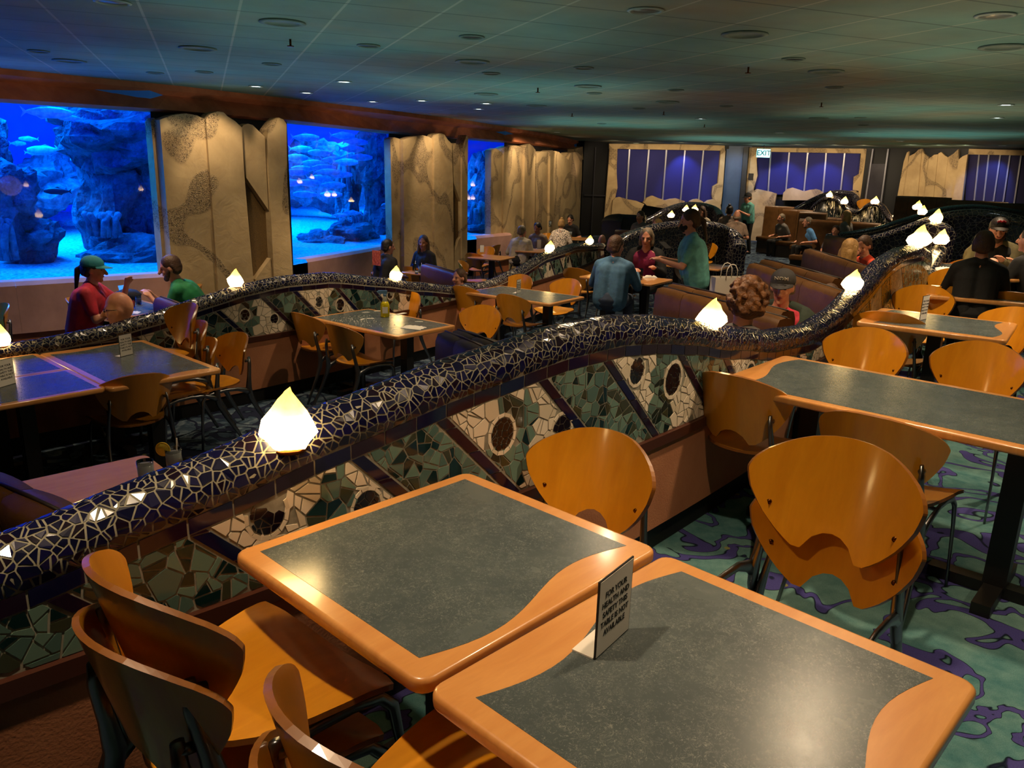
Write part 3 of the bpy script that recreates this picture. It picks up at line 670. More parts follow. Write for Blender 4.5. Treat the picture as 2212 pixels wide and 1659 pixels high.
def partition(nm,label,R,s0,s1,prof,zlow,zfl,zback,bands,motifs,rt,seed,depth=.2,fine=1.0,endcap=True,lowmat=MTERRA,tile_from=None,tile_to=None):
    """curved low wall: rounded mosaic rail on top, border course, mosaic frieze, terracotta panel, plinth"""
    rnd=random.Random(seed); th=lambda s: math.degrees(s/R)-45; zt=lambda s: lerp(prof,th(s))
    root=thing(nm,label,'partition wall')
    Rc=R-.072; N=int((s1-s0)/.06)
    ts=s0 if tile_from is None else tile_from; te=s1 if tile_to is None else tile_to
    ph0,ph1=math.radians(-22),math.radians(205)
    def rail(s,u,h):
        ph=ph0+u/rt; dz=(zt(s+.01)-zt(s-.01))/.02; k=1/math.sqrt(1+dz*dz); r=rt+h
        return cyl(Rc+r*math.cos(ph),s-r*math.sin(ph)*dz*k,zt(s)-rt+r*math.sin(ph)*k,R)
    U=(ph1-ph0)*rt
    b=MB(); b.grid([[rail(s0+(s1-s0)*i/N,U*j/16,0) for j in range(17)] for i in range(N+1)],0,True)
    if endcap:
        for s,sg in ((s0,-1),(s1,1)):
            cpt=cyl(Rc,s,zt(s)-rt,R); b.ell(cpt,rt*.99,14,10)
    rl=b.obj('rail',MGROUT,root)
    b=MB()
    for q in shards(voronoi(ts,te,0,U*.97,.031*fine,rnd),.0005*fine*fine,rnd,.72): tile(b,q,rail,.0018,rnd.choice((0,0,0,1,1,2)),.0023*fine**.5)
    b.obj('rail_tiles',MNAVY,root)
    face=lambda s,z,h: cyl(R+h,s,z,R)
    zb=lambda s: zt(s)-rt*1.375     # top of the border course
    bh=.045
    zlo=lambda s: zb(s)-bh
    b=MB(); n=N
    b.grid([[face(s,zlow+(zb(s)+.01-zlow)*j/3,0) for j in range(4)] for s in [s0+(s1-s0)*i/n for i in range(n+1)]],0,True,flip=True)
    core=b
    # core behind
    b.grid([[cyl(R-depth,s,z,R) for z in (zback,zt(s)-rt)] for s in [s0+(s1-s0)*i/n for i in range(n+1)]],1,True)
    for s in (s0,s1):
        b.add([cyl(R,s,zfl,R),cyl(R-depth,s,zfl,R),cyl(R-depth,s,zt(s)-rt,R),cyl(R,s,zt(s)-rt,R)],[(0,1,2,3)],1)
    b.obj('core',[MGROUTD,lowmat],root)
    b=MB(); L=.115*fine; k=0; s=ts
    while s<te-.02:
        e=min(te,s+L); a=[(s,zlo(s)),(e,zlo(e)),(e,zb(e)),(s,zb(s))]; tile(b,a,face,.003,0 if (k*7)%3 else 1,.0028); s=e; k+=1
    b.obj('border_tiles',MPLUM,root)
    # frieze
    b=MB(); mats=MPLUM+MWHT+MGRN+[MEYE]; bw=.026
    zmax=max(zt(ts+(te-ts)*i/60) for i in range(61))
    eyes=[]; blobs=[]
    for (K,z,r,kind) in motifs:
        s=K-z
        if kind=='eye': eyes.append((s,z,r))
        else: blobs.append((s,z)+r)
    def region(x,y):
        Kk=x+y; i=0
        for j,bb in enumerate(bands):
            if Kk>bb[0]: i=j
        return bands[i][1]
    cells=voronoi(ts,te,zlow,zmax,.062*fine,rnd,.36); cells=shards(cells,.0015*fine*fine,rnd,.85)
    for q in cells:
        c=cen(q)
        # cut by the lower edge of the border (local straight line)
        ds=(zlo(c[0]+.03)-zlo(c[0]-.03))/.06; q=clip(q,-ds,1,zlo(c[0])-ds*c[0])
        if len(q)<3: continue
        parts=[q]
        for K,_ in bands:
            nx=[]
            for w in parts:
                a=clip(w,1,1,K-bw*1.25); c2=clip(w,-1,-1,-(K+bw*1.25))
                nx+= [z for z in (a,c2) if len(z)>2]
            parts=nx
        for w in parts:
            if area2(w)<3e-5: continue
            c=cen(w)
            if any((c[0]-e[0])**2+(c[1]-e[1])**2<(e[2]*1.32)**2 for e in eyes): continue
            g=region(*c)=='g' or any(((c[0]-q4[0])/q4[2])**2+((c[1]-q4[1])/(q4[3] if c[1]>q4[1] else q4[3]*1.6))**2<1 for q4 in blobs)
            m=rnd.choice((4,4,5,5,6,6,7)) if g else rnd.choice((2,2,3))
            tile(b,w,face,.0022,m,.0028)
    for K,_ in bands:      # diagonal strips
        z=zlow; 
        while z<zmax:
            z2=z+.1; q=[(K-z-bw,z),(K-z+bw,z),(K-z2+bw,z2),(K-z2-bw,z2)]; c=cen(q); z=z2
            if c[0]<ts or c[0]>te: continue
            ds=(zlo(c[0]+.03)-zlo(c[0]-.03))/.06; q=clip(q,-ds,1,zlo(c[0])-ds*c[0])
            if len(q)>2: tile(b,q,face,.003,rnd.choice((0,0,1)),.0024)
    for (x,y,r) in eyes:
        if x<ts or x>te: continue
        n=13
        top=zlo(x)
        for i in range(n):
            a0,a1=2*PI*i/n,2*PI*(i+1)/n; q=[(x+r*k*math.cos(a),y+r*1.12*k*math.sin(a)) for k,a in ((1.04,a0),(1.3,a0),(1.3,a1),(1.02,a1))]
            if max(p[1] for p in q)<zlo(x)-.002: tile(b,q,face,.0024,rnd.choice((2,3)),.0012)
        for q in shards(voronoi(x-r,x+r,y-r*1.15,y+r*1.15,.026*fine,rnd,.36),.0004*fine*fine,rnd,.3):
            for i in range(18):
                a=2*PI*i/18; q=clip(q,math.cos(a),math.sin(a)/1.12,math.cos(a)*x+math.sin(a)/1.12*y+r*.98)
                if len(q)<3: break
            if len(q)>2 and max(p[1] for p in q)<zlo(x): tile(b,q,face,.0024,8,.0019)
    b.obj('frieze_tiles',mats,root)
    b=MB(); n=N
    def strip(r0,z0,r1,z1,m): b.grid([[cyl(r,s,z,R) for r,z in ((r0,z0),(r1,z1))] for s in [s0+(s1-s0)*i/n for i in range(n+1)]],m,True,flip=True)
    strip(R+.02,zlow-.045,R+.02,zlow,1); strip(R+.02,zlow,R,zlow,1); strip(R+.005,zlow-.045,R+.02,zlow-.045,1); strip(R+.005,zfl+.13,R+.005,zlow-.045,0)
    b.obj('lower_panel',[lowmat,MMOLD],root)
    b=MB(); strip(R-.03,zfl,R-.03,zfl+.14,0); b.obj('plinth',[MBASE],root)
    return root
W1P=[(-60,.8),(-55,.78),(-52,.74),(-50,.75),(-48.4,.79),(-47.1,.86),(-46.15,.93),(-45.26,1.005),(-44.1,1.075),(-43.06,1.115),(-42.3,1.115),(-41.76,1.09),(-41,1.035),(-40.1,.95),(-38.74,.85),(-37.35,.80),(-36.1,.83),(-34.5,.93),(-32.7,1.04),(-31,1.085),(-29.5,1.08),(-28.3,1.0),(-27.6,.92)]
W2P=[(-60,.34),(-50,.34),(-46,.31),(-44.2,.33),(-42.8,.37),(-41.8,.43),(-40.1,.545),(-39.5,.59),(-38.2,.635),(-36.7,.625),(-34.5,.505),(-33.15,.41),(-30.8,.28),(-28.9,.26),(-26.7,.34),(-23.9,.49),(-20,.52),(-15.3,.40),(-12,.3)]
RAD=math.radians
B1=[(-9,'g'),(-2.3,'g'),(-1.87,'w'),(-1.4,'g'),(-1.0,'w'),(-.55,'g'),(-.1,'g'),(.27,'w'),(.81,'g'),(1.163,'w'),(1.668,'g'),(2.045,'w'),(2.531,'g'),(2.88,'w'),(3.35,'g'),(3.72,'w'),(4.22,'g'),(4.6,'w'),(5.1,'g'),(5.5,'w'),(6.0,'g'),(6.4,'w'),(6.9,'g')]
M1=[(.443,.769,.05,'eye'),(.68,.70,.045,'eye'),(.56,.68,(.075,.16),'blob'),(1.322,.80,.052,'eye'),(1.574,.745,.05,'eye'),(1.37,.80,(.12,.13),'blob'),(2.18,.89,.05,'eye'),(2.38,.80,.062,'eye'),(2.28,.78,(.1,.2),'blob'),
    (3.05,.68,.05,'eye'),(3.1,.66,(.1,.12),'blob'),(3.95,.76,.05,'eye'),(3.99,.72,(.1,.14),'blob'),(4.85,.85,.055,'eye'),(4.9,.8,(.11,.15),'blob'),(5.7,.85,.055,'eye')]
partition('mosaic_partition','near curved partition with navy mosaic rail and eye pattern frieze beside the front tables',R1,RAD(-53+45)*R1,RAD(-27.6+45)*R1,W1P,.57,ZA,ZB,B1,M1,.078,11,.16,1.0,tile_from=RAD(-48.6+45)*R1)
B2=[(-9,'g'),(-1.3,'w'),(-.8,'g'),(-.45,'w'),(.05,'g'),(.4,'w'),(.85,'g'),(1.25,'w'),(1.72,'g'),(2.11,'w'),(2.63,'g'),(2.995,'w'),(3.48,'g'),(3.9,'w'),(4.4,'g'),(4.78,'w'),(5.25,'g'),(5.65,'w'),(6.15,'g'),(6.5,'w'),(7.0,'g'),(7.4,'w'),(7.9,'g'),(8.3,'w'),(8.8,'g'),(9.2,'w'),(9.7,'g'),(10.1,'w'),(10.6,'g'),(11,'w')]
M2=[]
for i,(a,k) in enumerate(B2[1:-1]):
    if k=='w':
        e=B2[i+2][0]; wdt=e-a; j=i//2
        if j%2: M2+=[(a+wdt*.3,.36,.045,'eye'),(a+wdt*.72,.3,.05,'eye'),(a+wdt*.5,.27,(.09,.2),'blob')]
        else: M2+=[(a+wdt*.36,.33,.045,'eye'),(a+wdt*.8,.26,.04,'eye'),(a+wdt*.42,.33,(.11,.12),'blob')]
partition('mosaic_partition','middle curved partition with navy mosaic rail running below the aquarium windows',R2,RAD(-52+45)*R2,RAD(-12+45)*R2,W2P,.125,ZB,ZC,B2,M2,.072,23,.16,1.35,tile_from=RAD(-46+45)*R2,tile_to=RAD(-13+45)*R2)
# serpentine low walls further away, fully clad in dark mosaic
def serp(label,pts,zbot,mat,rt=.11,depth=.24,panel=None,rim=None,nm='serpentine_wall'):
    t=thing(nm,label,'partition wall'); P=[atY(*p) for p in pts]
    Q=[]
    for i in range(len(P)-1):
        a=P[max(i-1,0)];b_=P[i];c=P[i+1];d=P[min(i+2,len(P)-1)]
        for k in range(5):
            u=k/5; Q.append(.5*((2*b_)+(c-a)*u+(2*a-5*b_+4*c-d)*u*u+(3*b_-a-3*c+d)*u*u*u))
    Q.append(P[-1]); rows=[]; rows2=[]
    for i,p in enumerate(Q):
        tg=Q[min(i+1,len(Q)-1)]-Q[max(i-1,0)]; n=Vector((tg.y,-tg.x,0)); n.normalize()
        if n.y>0: n=-n
        r=[Vector((p.x,p.y,zbot))+n*depth*.5,Vector((p.x,p.y,(zbot+p.z-rt)/2))+n*depth*.5,Vector((p.x,p.y,p.z-rt*1.6))+n*depth*.5]
        q=[]
        for a in range(-20,201,20): q.append(Vector((p.x,p.y,p.z-rt))+n*(depth*.5+.015)*math.cos(math.radians(a))+Vector((0,0,rt*math.sin(math.radians(a)))))
        rows.append(r+([] if rim else q)+[Vector((p.x,p.y,p.z-rt*1.6))-n*depth*.5,Vector((p.x,p.y,zbot))-n*depth*.5]); rows2.append(q)
    b=MB(); b.grid(rows,0,True,flip=True)
    for r in (rows[0],rows[-1]): b.add(r,[tuple(range(len(r)))],0)
    b.obj('wall_body',panel or mat,t)
    b=MB(); b.grid(rows2,0,True,flip=True)
    for r in (rows2[0],rows2[-1]): b.add(r,[tuple(range(len(r)))],0)
    if rim: b.obj('rim',rim,t)
    return t
serp('dark mosaic serpentine wall behind the teal shirted waitress',[(1318,528,14.6),(1345,506,14.9),(1375,494,15.2),(1410,484,15.5),(1450,478,15.8),(1495,476,16.1),(1540,479,16.3),(1572,488,16.5),(1592,503,16.3),(1600,528,15.9)],ZB,MMOS)
serp('dark mosaic serpentine wall below the left indigo panel bay',[(1385,476,21.5),(1410,464,21.6),(1435,450,21.7),(1462,440,21.9),(1490,436,22),(1520,438,22),(1546,446,22),(1557,462,21.6)],ZB,MMOSF)
serp('long dark mosaic wall rising behind the aisle booths to the dark door',[(1668,462,25.6),(1695,456,25.5),(1720,446,25.3),(1748,430,25.2),(1775,418,25.1),(1800,411,25),(1828,411,25),(1846,417,25),(1853,436,24.7)],ZB,MMOSF)
serp('double humped wall with black and white mosaic in the middle distance',[(1758,446,24.15),(1768,434,24.01),(1782,424,23.87),(1797,421,23.74),(1812,425,23.6),(1824,436,23.46),(1836,447,23.32),(1850,452,23.18),(1863,449,23.05),(1876,439,22.91),(1890,433,22.77),(1904,438,22.63),(1914,450,22.49),(1924,464,22.36),(1938,474,22.22),(1952,472,22.08)],ZB,MMOSW,.1,.26,MMOSW,MMOSF)
serp('upper dark mosaic wall sweeping right below the far right booths',[(1785,505,17.6),(1820,501,17.5),(1860,495,17.4),(1900,487,17.3),(1940,474,17.2),(1980,462,17.1),(2020,450,17),(2060,443,16.9),(2110,441,16.8),(2160,446,16.6),(2240,460,16.4)],ZB,MMOSF)
serp('lower dark mosaic wall sweeping right behind the man in the glossy cap',[(1790,526,14.6),(1825,521,14.5),(1862,513,14.4),(1905,503,14.2),(1945,490,14.0),(1985,475,13.8),(2025,462,13.6),(2065,454,13.4),(2110,451,13.2),(2155,455,13),(2200,464,12.8),(2260,480,12.6)],ZB,MMOS)
serp('rounded grey mosaic post end just right of the brightest pair of crystals',[(2012,486,9.7),(2018,480,9.75),(2026,478,9.8),(2034,481,9.85),(2040,490,9.9)],ZB,MMOS,.1,.3,nm='mosaic_post')
serp('low golden lit mosaic rail in front of the rounded grey post',[(1996,592,8.0),(2003,578,8.2),(2012,560,8.5),(2022,540,8.8),(2030,528,9.0)],ZB,MMOS,.08,.16)
# ---------------------------------------------------------------- glowing crystal lamps on the rails
LAMPS=[]
def crystal(px,py,Y,hgt,label,seed,rot=0,power=11,grp=None,base=None):
    """px,py = foot of the crystal in the photo frame"""
    p=atY(px,py,Y) if base is None else base; rnd=random.Random(seed)
    t=thing('crystal_lamp',label,'lamp',p,rot,grp); t.scale=(hgt,hgt,hgt)
    b=MB(); n=11; rings=[(.0,.24),(.07,.4),(.26,.5),(.42,.47),(.6,.34),(.78,.2),(.93,.08)]; P=[]
    for i,(z,r) in enumerate(rings):
        row=[]
        for k in range(n):
            a=2*PI*k/n+.2*i; rr=r*(1+rnd.uniform(-.13,.13)); row.append(Vector((rr*math.cos(a)+.12*(z-.2),rr*.8*math.sin(a),z+rnd.uniform(-.025,.025))))
        P.append(row+[row[0]])
    b.grid(P,0,False,flip=True); b.add(P[-1][:-1]+[Vector((.13,.02,1.02))],[(k,(k+1)%n,n) for k in range(n)],0); b.add(P[0][:-1],[tuple(range(n))[::-1]],0)
    b.obj('crystal_shell',MLAMP,t)
    c=MB(); c.lathe([(.0,-.05),(.3,-.05),(.33,.0),(.3,.03),(0,.03)],14); c.obj('socket',MRIV,t)
    LAMPS.append((p+Vector((0,0,hgt*.5)),power,hgt))
    return t
def onrail(R,prof,th,label,seed,h=.16,power=11,fr=0):
    s=RAD(th+45)*R; z=lerp(prof,th); return crystal(0,0,0,h,label,seed,RAD(th),power,None,cyl(R-.072+fr,s,z-.012-fr*.9,R))
# ---------------------------------------------------------------- chair (front = +Y, origin on the floor)
def sheet3(mb,outline,fn,th,m=0,m2=None,nx=22,ny=12):
    """curved plywood: outline(u)->(lo,hi) over u in 0..1 columns; fn(x,y)->point ; normal th"""
    top=[];bot=[]
    for i in range(nx+1):
        x,lo,hi=outline(i/nx); rt=[];rb=[]
        for j in range(ny+1):
            y=lo+(hi-lo)*j/ny; p=fn(x,y); e=.004; n=(fn(x+e,y)-fn(x-e,y)).cross(fn(x,y+e)-fn(x,y-e)).normalized()
            rt.append(p+n*th/2); rb.append(p-n*th/2)
        top.append(rt);bot.append(rb)
    mb.grid(top,m,True,flip=False); mb.grid(bot,m,True,flip=True)
    ring=[(i,0) for i in range(nx+1)]+[(nx,j) for j in range(1,ny+1)]+[(i,ny) for i in range(nx-1,-1,-1)]+[(0,j) for j in range(ny-1,0,-1)]
    v=[];f=[];k=len(ring)
    for a in ring: v+= [top[a[0]][a[1]],bot[a[0]][a[1]]]
    for i in range(k): j=(i+1)%k; f.append((2*i,2*i+1,2*j+1,2*j))
    mb.add(v,f,m if m2 is None else m2)
def interp(T,x):
    for (a,b),(c,d) in zip(T,T[1:]):
        if x<=c: return b+(d-b)*(x-a)/(c-a)
    return T[-1][1]
HW=.236
TOPC=[(0,.335),(.05,.333),(.1,.325),(.14,.312),(.17,.298),(.2,.28),(.22,.262),(.232,.243),(.236,.228)]
BOTC=[(0,.062),(.03,.056),(.055,.038),(.072,.012),(.08,-.002),(.088,-.004),(.1,.004),(.12,.02),(.15,.05),(.18,.088),(.205,.13),(.222,.165),(.232,.2),(.236,.222)]
def backo(u):
    x=-HW*math.cos(PI*u); ax=abs(x); return x,interp(BOTC,ax),interp(TOPC,ax)
def backf(x,y):
    tilt=.22; yy=-.215-.085*(y/.335)+.115*(x/HW)**2; return Vector((x,yy,.492+y*.975))
def seato(u):
    x=-.246*math.cos(PI*u); ax=abs(x)
    lo=interp([(0,-.2),(.08,-.195),(.13,-.17),(.17,-.12),(.2,-.05),(.225,.05),(.246,.165)],ax); hi=interp([(0,.215),(.12,.213),(.2,.2),(.246,.178)],ax); return x,lo,hi
def seatf(x,y):
    return Vector((x,y,.452-.018*math.cos(min(1,abs(x)/.24)*PI/2)+.012*(abs(x)/.24)**2-.02*max(0,(y-.1)/.11)**2+.012*max(0,(-y-.08)/.1)))
def make_chair():
    t=thing('cafe_chair','','chair')
    b=MB(); sheet3(b,backo,backf,.013,0,1,28,10); bk=b.obj('backrest',[MW,MWD],t)
    b=MB()
    for s in (-1,1): b.tube([backf(s*.172,.125)+Vector((0,.002,0)),backf(s*.172,.125)+Vector((0,.0105,0))],.0075,10)
    b.obj('rivet',MRIV,bk)
    b=MB(); sheet3(b,seato,seatf,.013,0,1,24,10); b.obj('seat',[MW,MWD],t)
    for s in (-1,1):
        b=MB()
        # upright and rear leg: one casting
        up=[(s*.172,-.232,.655),(s*.178,-.232,.6),(s*.19,-.215,.5),(s*.2,-.2,.405),(s*.206,-.215,.33),(s*.213,-.265,.22),(s*.222,-.34,.09),(s*.226,-.385,.0)]
        b.tube(up,[.012,.0145,.0165,.024,.022,.0165,.0125,.010],8,0,(.62,1.15),side=(1,0,0))
        b.tube([(s*.172,-.2,.625),(s*.172,-.232,.63)],.011,8)
        b.obj('rear_leg',MMET,t)
        b=MB(); b.tube([(s*.204,-.21,.37),(s*.206,-.165,.4),(s*.208,-.1,.422),(s*.206,0,.43),(s*.208,.1,.425),(s*.212,.17,.412),(s*.218,.2,.38),(s*.224,.215,.28),(s*.23,.228,.14),(s*.234,.24,0)],[.02,.018,.014,.012,.012,.0135,.015,.0125,.0105,.009],8,0,(.62,1.1),side=(1,0,0))
        b.obj('front_leg',MMET,t)
    b=MB(); b.tube([(-.206,-.02,.424),(.206,-.02,.424)],.009,8); b.tube([(-.206,.1,.42),(.206,.1,.42)],.009,8); b.obj('cross_bar',MMET,t)
    return t
CH=make_chair(); FIRST=[True]
def chair(x,y,face,z,label,grp=None,dz=0):
    loc=(x,y,z+dz); rz=math.radians(face-90)
    if FIRST[0]:
        FIRST[0]=False; CH.location=loc; CH.rotation_euler=(0,0,rz); CH['label']=label
        if grp: CH['group']=grp
        return CH
    r=dup(CH,loc,rz,label,grp)
    if not grp and 'group' in r: del r['group']
    return r
def chair_px(px,py,face,z,label,dz=0,grp=None,top=.82):
    """px,py: middle of the top edge of the backrest"""
    p=at(px,py,z+dz+top); f=math.radians(face); return chair(p.x+math.cos(f)*.3,p.y+math.sin(f)*.3,face,z,label,grp,dz)
# ---------------------------------------------------------------- tables: local x = along the partition, y = away from it
def make_table(w,l,name='dining_table',wav=(1,1),insx=.05,insy=.05,leg=True,lab='',z=0,inset=True,feet=True):
    t=thing(name,lab,'table'); r=.035
    o=[]
    for cx,cy,a0 in ((w/2-r,l/2-r,0),(-w/2+r,l/2-r,90),(-w/2+r,-l/2+r,180),(w/2-r,-l/2+r,270)):
        for k in range(5): a=math.radians(a0+22.5*k); o.append((cx+r*math.cos(a),cy+r*math.sin(a)))
    b=MB(); b.prism(o,.716,.75,0,None,.010); tp=b.obj('table_top',MTW,t)
    if inset:
        N=20; q=[]
        # ends (along x at y=+-) wavy when asked for
        for i in range(N+1):
            u=i/N; x=-w/2+insx+(w-2*insx)*u; y=l/2-insy-(.035*math.sin(u*2*PI)+.02 if wav[1] else 0); q.append((x,y))
        for i in range(N+1):
            u=i/N; x=w/2-insx-(w-2*insx)*u; y=-l/2+insy+(.035*math.sin(u*2*PI)+.03 if wav[0] else 0); q.append((x,y))
        q=q[::-1]
        b=MB(); b.prism(q,.7485,.7506,0); b.obj('laminate_inset',MSL,tp)
    if leg:
        posts=[0] if l<.95 else [-l*.28,l*.28]
        for y in posts:
            b=MB(); b.box((0,y,.38),(.085,.085,.68)); b.obj('post',MBLK,t)
            if feet: b=MB(); b.box((0,y,.025),(.5,.07,.05)); b.box((0,y,.026),(.07,.5,.048)); b.obj('foot',MBLK,t); b=MB(); b.box((0,y,.706),(.32,.32,.02)); b.obj('top_plate',MBLK,t)
    return t
def table(cx,cy,ang,w,l,z,label,cat='table',**k):
    t=make_table(w,l,lab=label,**k); t.location=(cx,cy,z); t.rotation_euler=(0,0,math.radians(ang)); t['category']=cat; return t
def table_px(corners,z,w,l,label,dist=None,**k):
    """corners: back (near the partition) and right ends of the far long edge in the photo; long axis points away from the partition"""
    P=at(*corners[0],z+.75); Q=at(*corners[1],z+.75); d=(Q-P).normalized(); n=Vector((-d.y,d.x,0))
    if n.y>0 and n.dot(Vector((P.x,P.y,0)))>0: n=-n
    L=l or (Q-P).length; c=P+d*L/2+n*w/2; ang=math.degrees(math.atan2(d.y,d.x))-90
    # y axis of the table along +d (its wall end is at -y)
    return table(c.x,c.y,ang,w,L,z,label,**k),c,d,n
# ---------------------------------------------------------------- leather booth bench: local x = width, back at y=0, sits towards +y
def bench(name,x,y,face,z,w,h,label,grp=None,seams=3,curl=False,tilt=.06,mat=MLEA,seat=True):
    t=thing(name,label,'bench',(x,y,z),math.radians(face-90),grp)
    b=MB(); n=seams
    for i in range(n):
        x0=-w/2+w*i/n; x1=x0+w/n-.006; P=[]
        prof=[(-.02,.1),(-.07,.3),(-.1,h-.12),(-.105,h-.05),(-.08,h-.008),(-.03,h),(.02,h-.01),(.04,h-.06),(.045,h-.2),(.06,.5),(.09,.45),(.05,.1)]
        for k in range(7):
            u=k/6; xx=x0+(x1-x0)*u; puff=1-.0*abs(2*u-1); bul=.008*math.sin(PI*u)
            P.append([Vector((xx,p[0]+(bul if p[0]>0 else -bul),p[1]+(bul*.6 if p[1]>h-.1 else 0))) for p in prof])
        b.grid(P,0,True,flip=False); 
        for r in (P[0],P[-1]): b.add(r,[tuple(range(len(r)))],0)
    b.obj('back_cushion',mat,t)
    b=MB(); b.tube([(-w/2,-.04,h+.002),(0,-.04,h+.008),(w/2,-.04,h+.002)],.007,6); b.obj('piping',MLEAD,t)
    if seat:
        b=MB(); b.prism([(-w/2,.05),(w/2,.05),(w/2,.5),(-w/2,.5)],.33,.46,0,None,.03); b.obj('seat_cushion',mat,t)
        b=MB(); b.box((0,.24,.165),(w-.04,.42,.33)); b.obj('base',MLEAD,t)
    else: b=MB(); b.box((0,-.02,.05),(w-.04,.12,.1)); b.obj('base',MLEAD,t)
    return t
def bench_px(pa,pb,z,h,face,label,seams=3,grp=None,name='booth_bench',**k):
    """pa,pb: ends of the top edge in the photo"""
    A=at(*pa,z+h); B=at(*pb,z+h); c=(A+B)/2; d=(B-A); w=d.length; a=math.degrees(math.atan2(d.y,d.x))
    f=a+90 if abs(((a+90-face+180)%360)-180)<90 else a-90
    return bench(name,c.x,c.y,f,z,w,h,label,grp,seams,**k)
# ---------------------------------------------------------------- small table things
SIGNT='FOR YOUR\nHEALTH AND\nSAFETY THIS\nTABLE IS NOT\nAVAILABLE'
def sign(px,py,face,z,label,w=.115,h=.165,base=True,txt=True,side=None):
    """px,py = lower front corner centre of the card; face = direction the printed side looks"""
    p=at(px,py,z) ; t=thing('table_sign',label,'sign',p,math.radians(face+90))
    b=MB(); b.box((0,0,h/2),(w,.003,h)); c=b.obj('card',MINK,t)
    b=MB(); b.box((0,-.0018,h/2),(w-.006,.0012,h-.006)); b.obj('card_face',MCARD,c)
    b=MB(); b.prism([(-w/2,.003),(w/2,.003),(w/2,.05),(-w/2,.05)],0,.003); b.obj('foot_plate',MPAPER,t)
    if txt:
        o=text(c,SIGNT,.0172,(0,-.0027,h*.52),(PI/2,0,0),MINK,ext=.0003,spc=1.18)
    return t
def glass(px,py,z,label,r=.036,h=.12,liq=None,lemon=False,straw=False,name='drinking_glass'):
    p=at(px,py,z); t=thing(name,label,'glass',p)
    b=MB(); b.lathe([(r*.8,0),(r*.85,.002),(r,h),(r-.003,h),(r*.78,.008),(0.001,.008)],20); b.obj('glass_wall',MGLASS,t)
    b=MB(); b.lathe([(r*.77,.01),(r*.93,h*.86)],18); b.obj('contents',liq or MICE,t)
    if lemon: 
        b=MB(); b.lathe([(.03,-.002),(.03,.002)],20,0,(0,0,0),Matrix.Translation((-r-.005,-.01,h))@Matrix.Rotation(PI/2,4,'X')); l=b.obj('lemon_slice',MLEM,t)
        b=MB(); P=[(-r-.005+.031*math.cos(a),-.01,h+.031*math.sin(a)) for a in [2*PI*k/24 for k in range(25)]]; b.tube(P,.0032,6); b.obj('rind',MRIND,l)
    if straw: b=MB(); b.tube([(.01,.0,.02),(.02,.005,h+.05)],.003,8); b.obj('straw',MPAPER,t)
    return t
def napkin(px,py,z,label,w=.16,d=.13,ang=20,h=.012,mat=MPAPER,name='paper_napkin',seed=1):
    p=at(px,py,z); b=MB(); n=12; P=[];rnd=random.Random(seed)
    for i in range(n+1):
        P.append([Vector(((i/n-.5)*w+.006*math.sin(j*1.3+seed),(j/n-.5)*d,h*(.35+.65*abs(noise.noise(Vector((i*.5,j*.5,seed)))))*(1-abs(2*i/n-1)**4)*(1-abs(2*j/n-1)**4)+.002)) for j in range(n+1)])
    b.grid(P,0,True); b.grid([[Vector((q.x,q.y,.0005)) for q in r] for r in P],0,False,flip=True)
    return tag(b.obj(name,mat,None,p,math.radians(ang)),label,'napkin')
def plate(px,py,z,label,r=.12,food=None):
    p=at(px,py,z); t=thing('dinner_plate',label,'plate',p); b=MB(); b.lathe([(r*.55,0),(r*.6,.004),(r,.018),(r,.021),(r*.6,.008),(0.001,.007)],24); b.obj('dish',MPAPER,t)
    if food: b=MB(); b.ell((0,0,.02),(r*.45,r*.38,.022),12,8,0,None,lambda d:1+.25*noise.noise(d*3)); b.obj('food',food,t)
    return t
# ---------------------------------------------------------------- crystals
onrail(R1,W1P,-45.56,'large blazing crystal lamp on the near mosaic rail, closest to the viewer',1,.165,14,.045)
onrail(R1,W1P,-40.35,'yellow tipped crystal lamp on the near rail in front of the brown leather booth',2,.14)
onrail(R1,W1P,-34.9,'crystal lamp on the rising near rail right of the man in the dark cap',3,.145)
onrail(R1,W1P,-29.2,'crystal lamp at the crest where the near rail ends',4,.2)
onrail(R2,W2P,-44.75,'crystal lamp at the far left end of the middle rail by the blue reflecting tables',5,.16)
onrail(R2,W2P,-39.5,'crystal lamp on the middle rail below the big stone pillar',6,.16)
onrail(R2,W2P,-33.9,'crystal lamp on the middle rail above the spray bottle',7,.16)
onrail(R2,W2P,-23.2,'crystal lamp on the middle rail left of its far crest',8,.16)
onrail(R2,W2P,-16.6,'pale orange crystal lamp on the far crest of the middle rail',9,.15,7)
crystal(2031,528,8.9,.17,'crystal lamp above the golden reflections, right of the near rail end',11)
crystal(2021,480,9.8,.16,'orange crystal lamp on top of the rounded grey post',12)
crystal(1991,464,13.6,.16,'lower crystal of the tight pair left of the orange crystal',13)
crystal(1981,453,15.0,.17,'upper crystal of the tight pair left of the orange crystal',14)
crystal(1938,472,22.1,.26,'crystal lamp at the right end of the double humped wall',15)
crystal(1889,441,22.6,.22,'crystal lamp on the right hump of the double humped wall',16)
crystal(1823,441,23.3,.22,'crystal lamp in the dip between the two humps',17)
crystal(1791,426,23.6,.18,'small amber crystal lamp on the left hump of the double humped wall',18)
crystal(1499,459,20.5,.2,'right crystal of the pair above the waitress',19)
crystal(1481,457,20.6,.17,'left crystal of the pair above the waitress',20)
crystal(1449,470,21,.18,'amber crystal lamp low behind the left of the waitress',21)
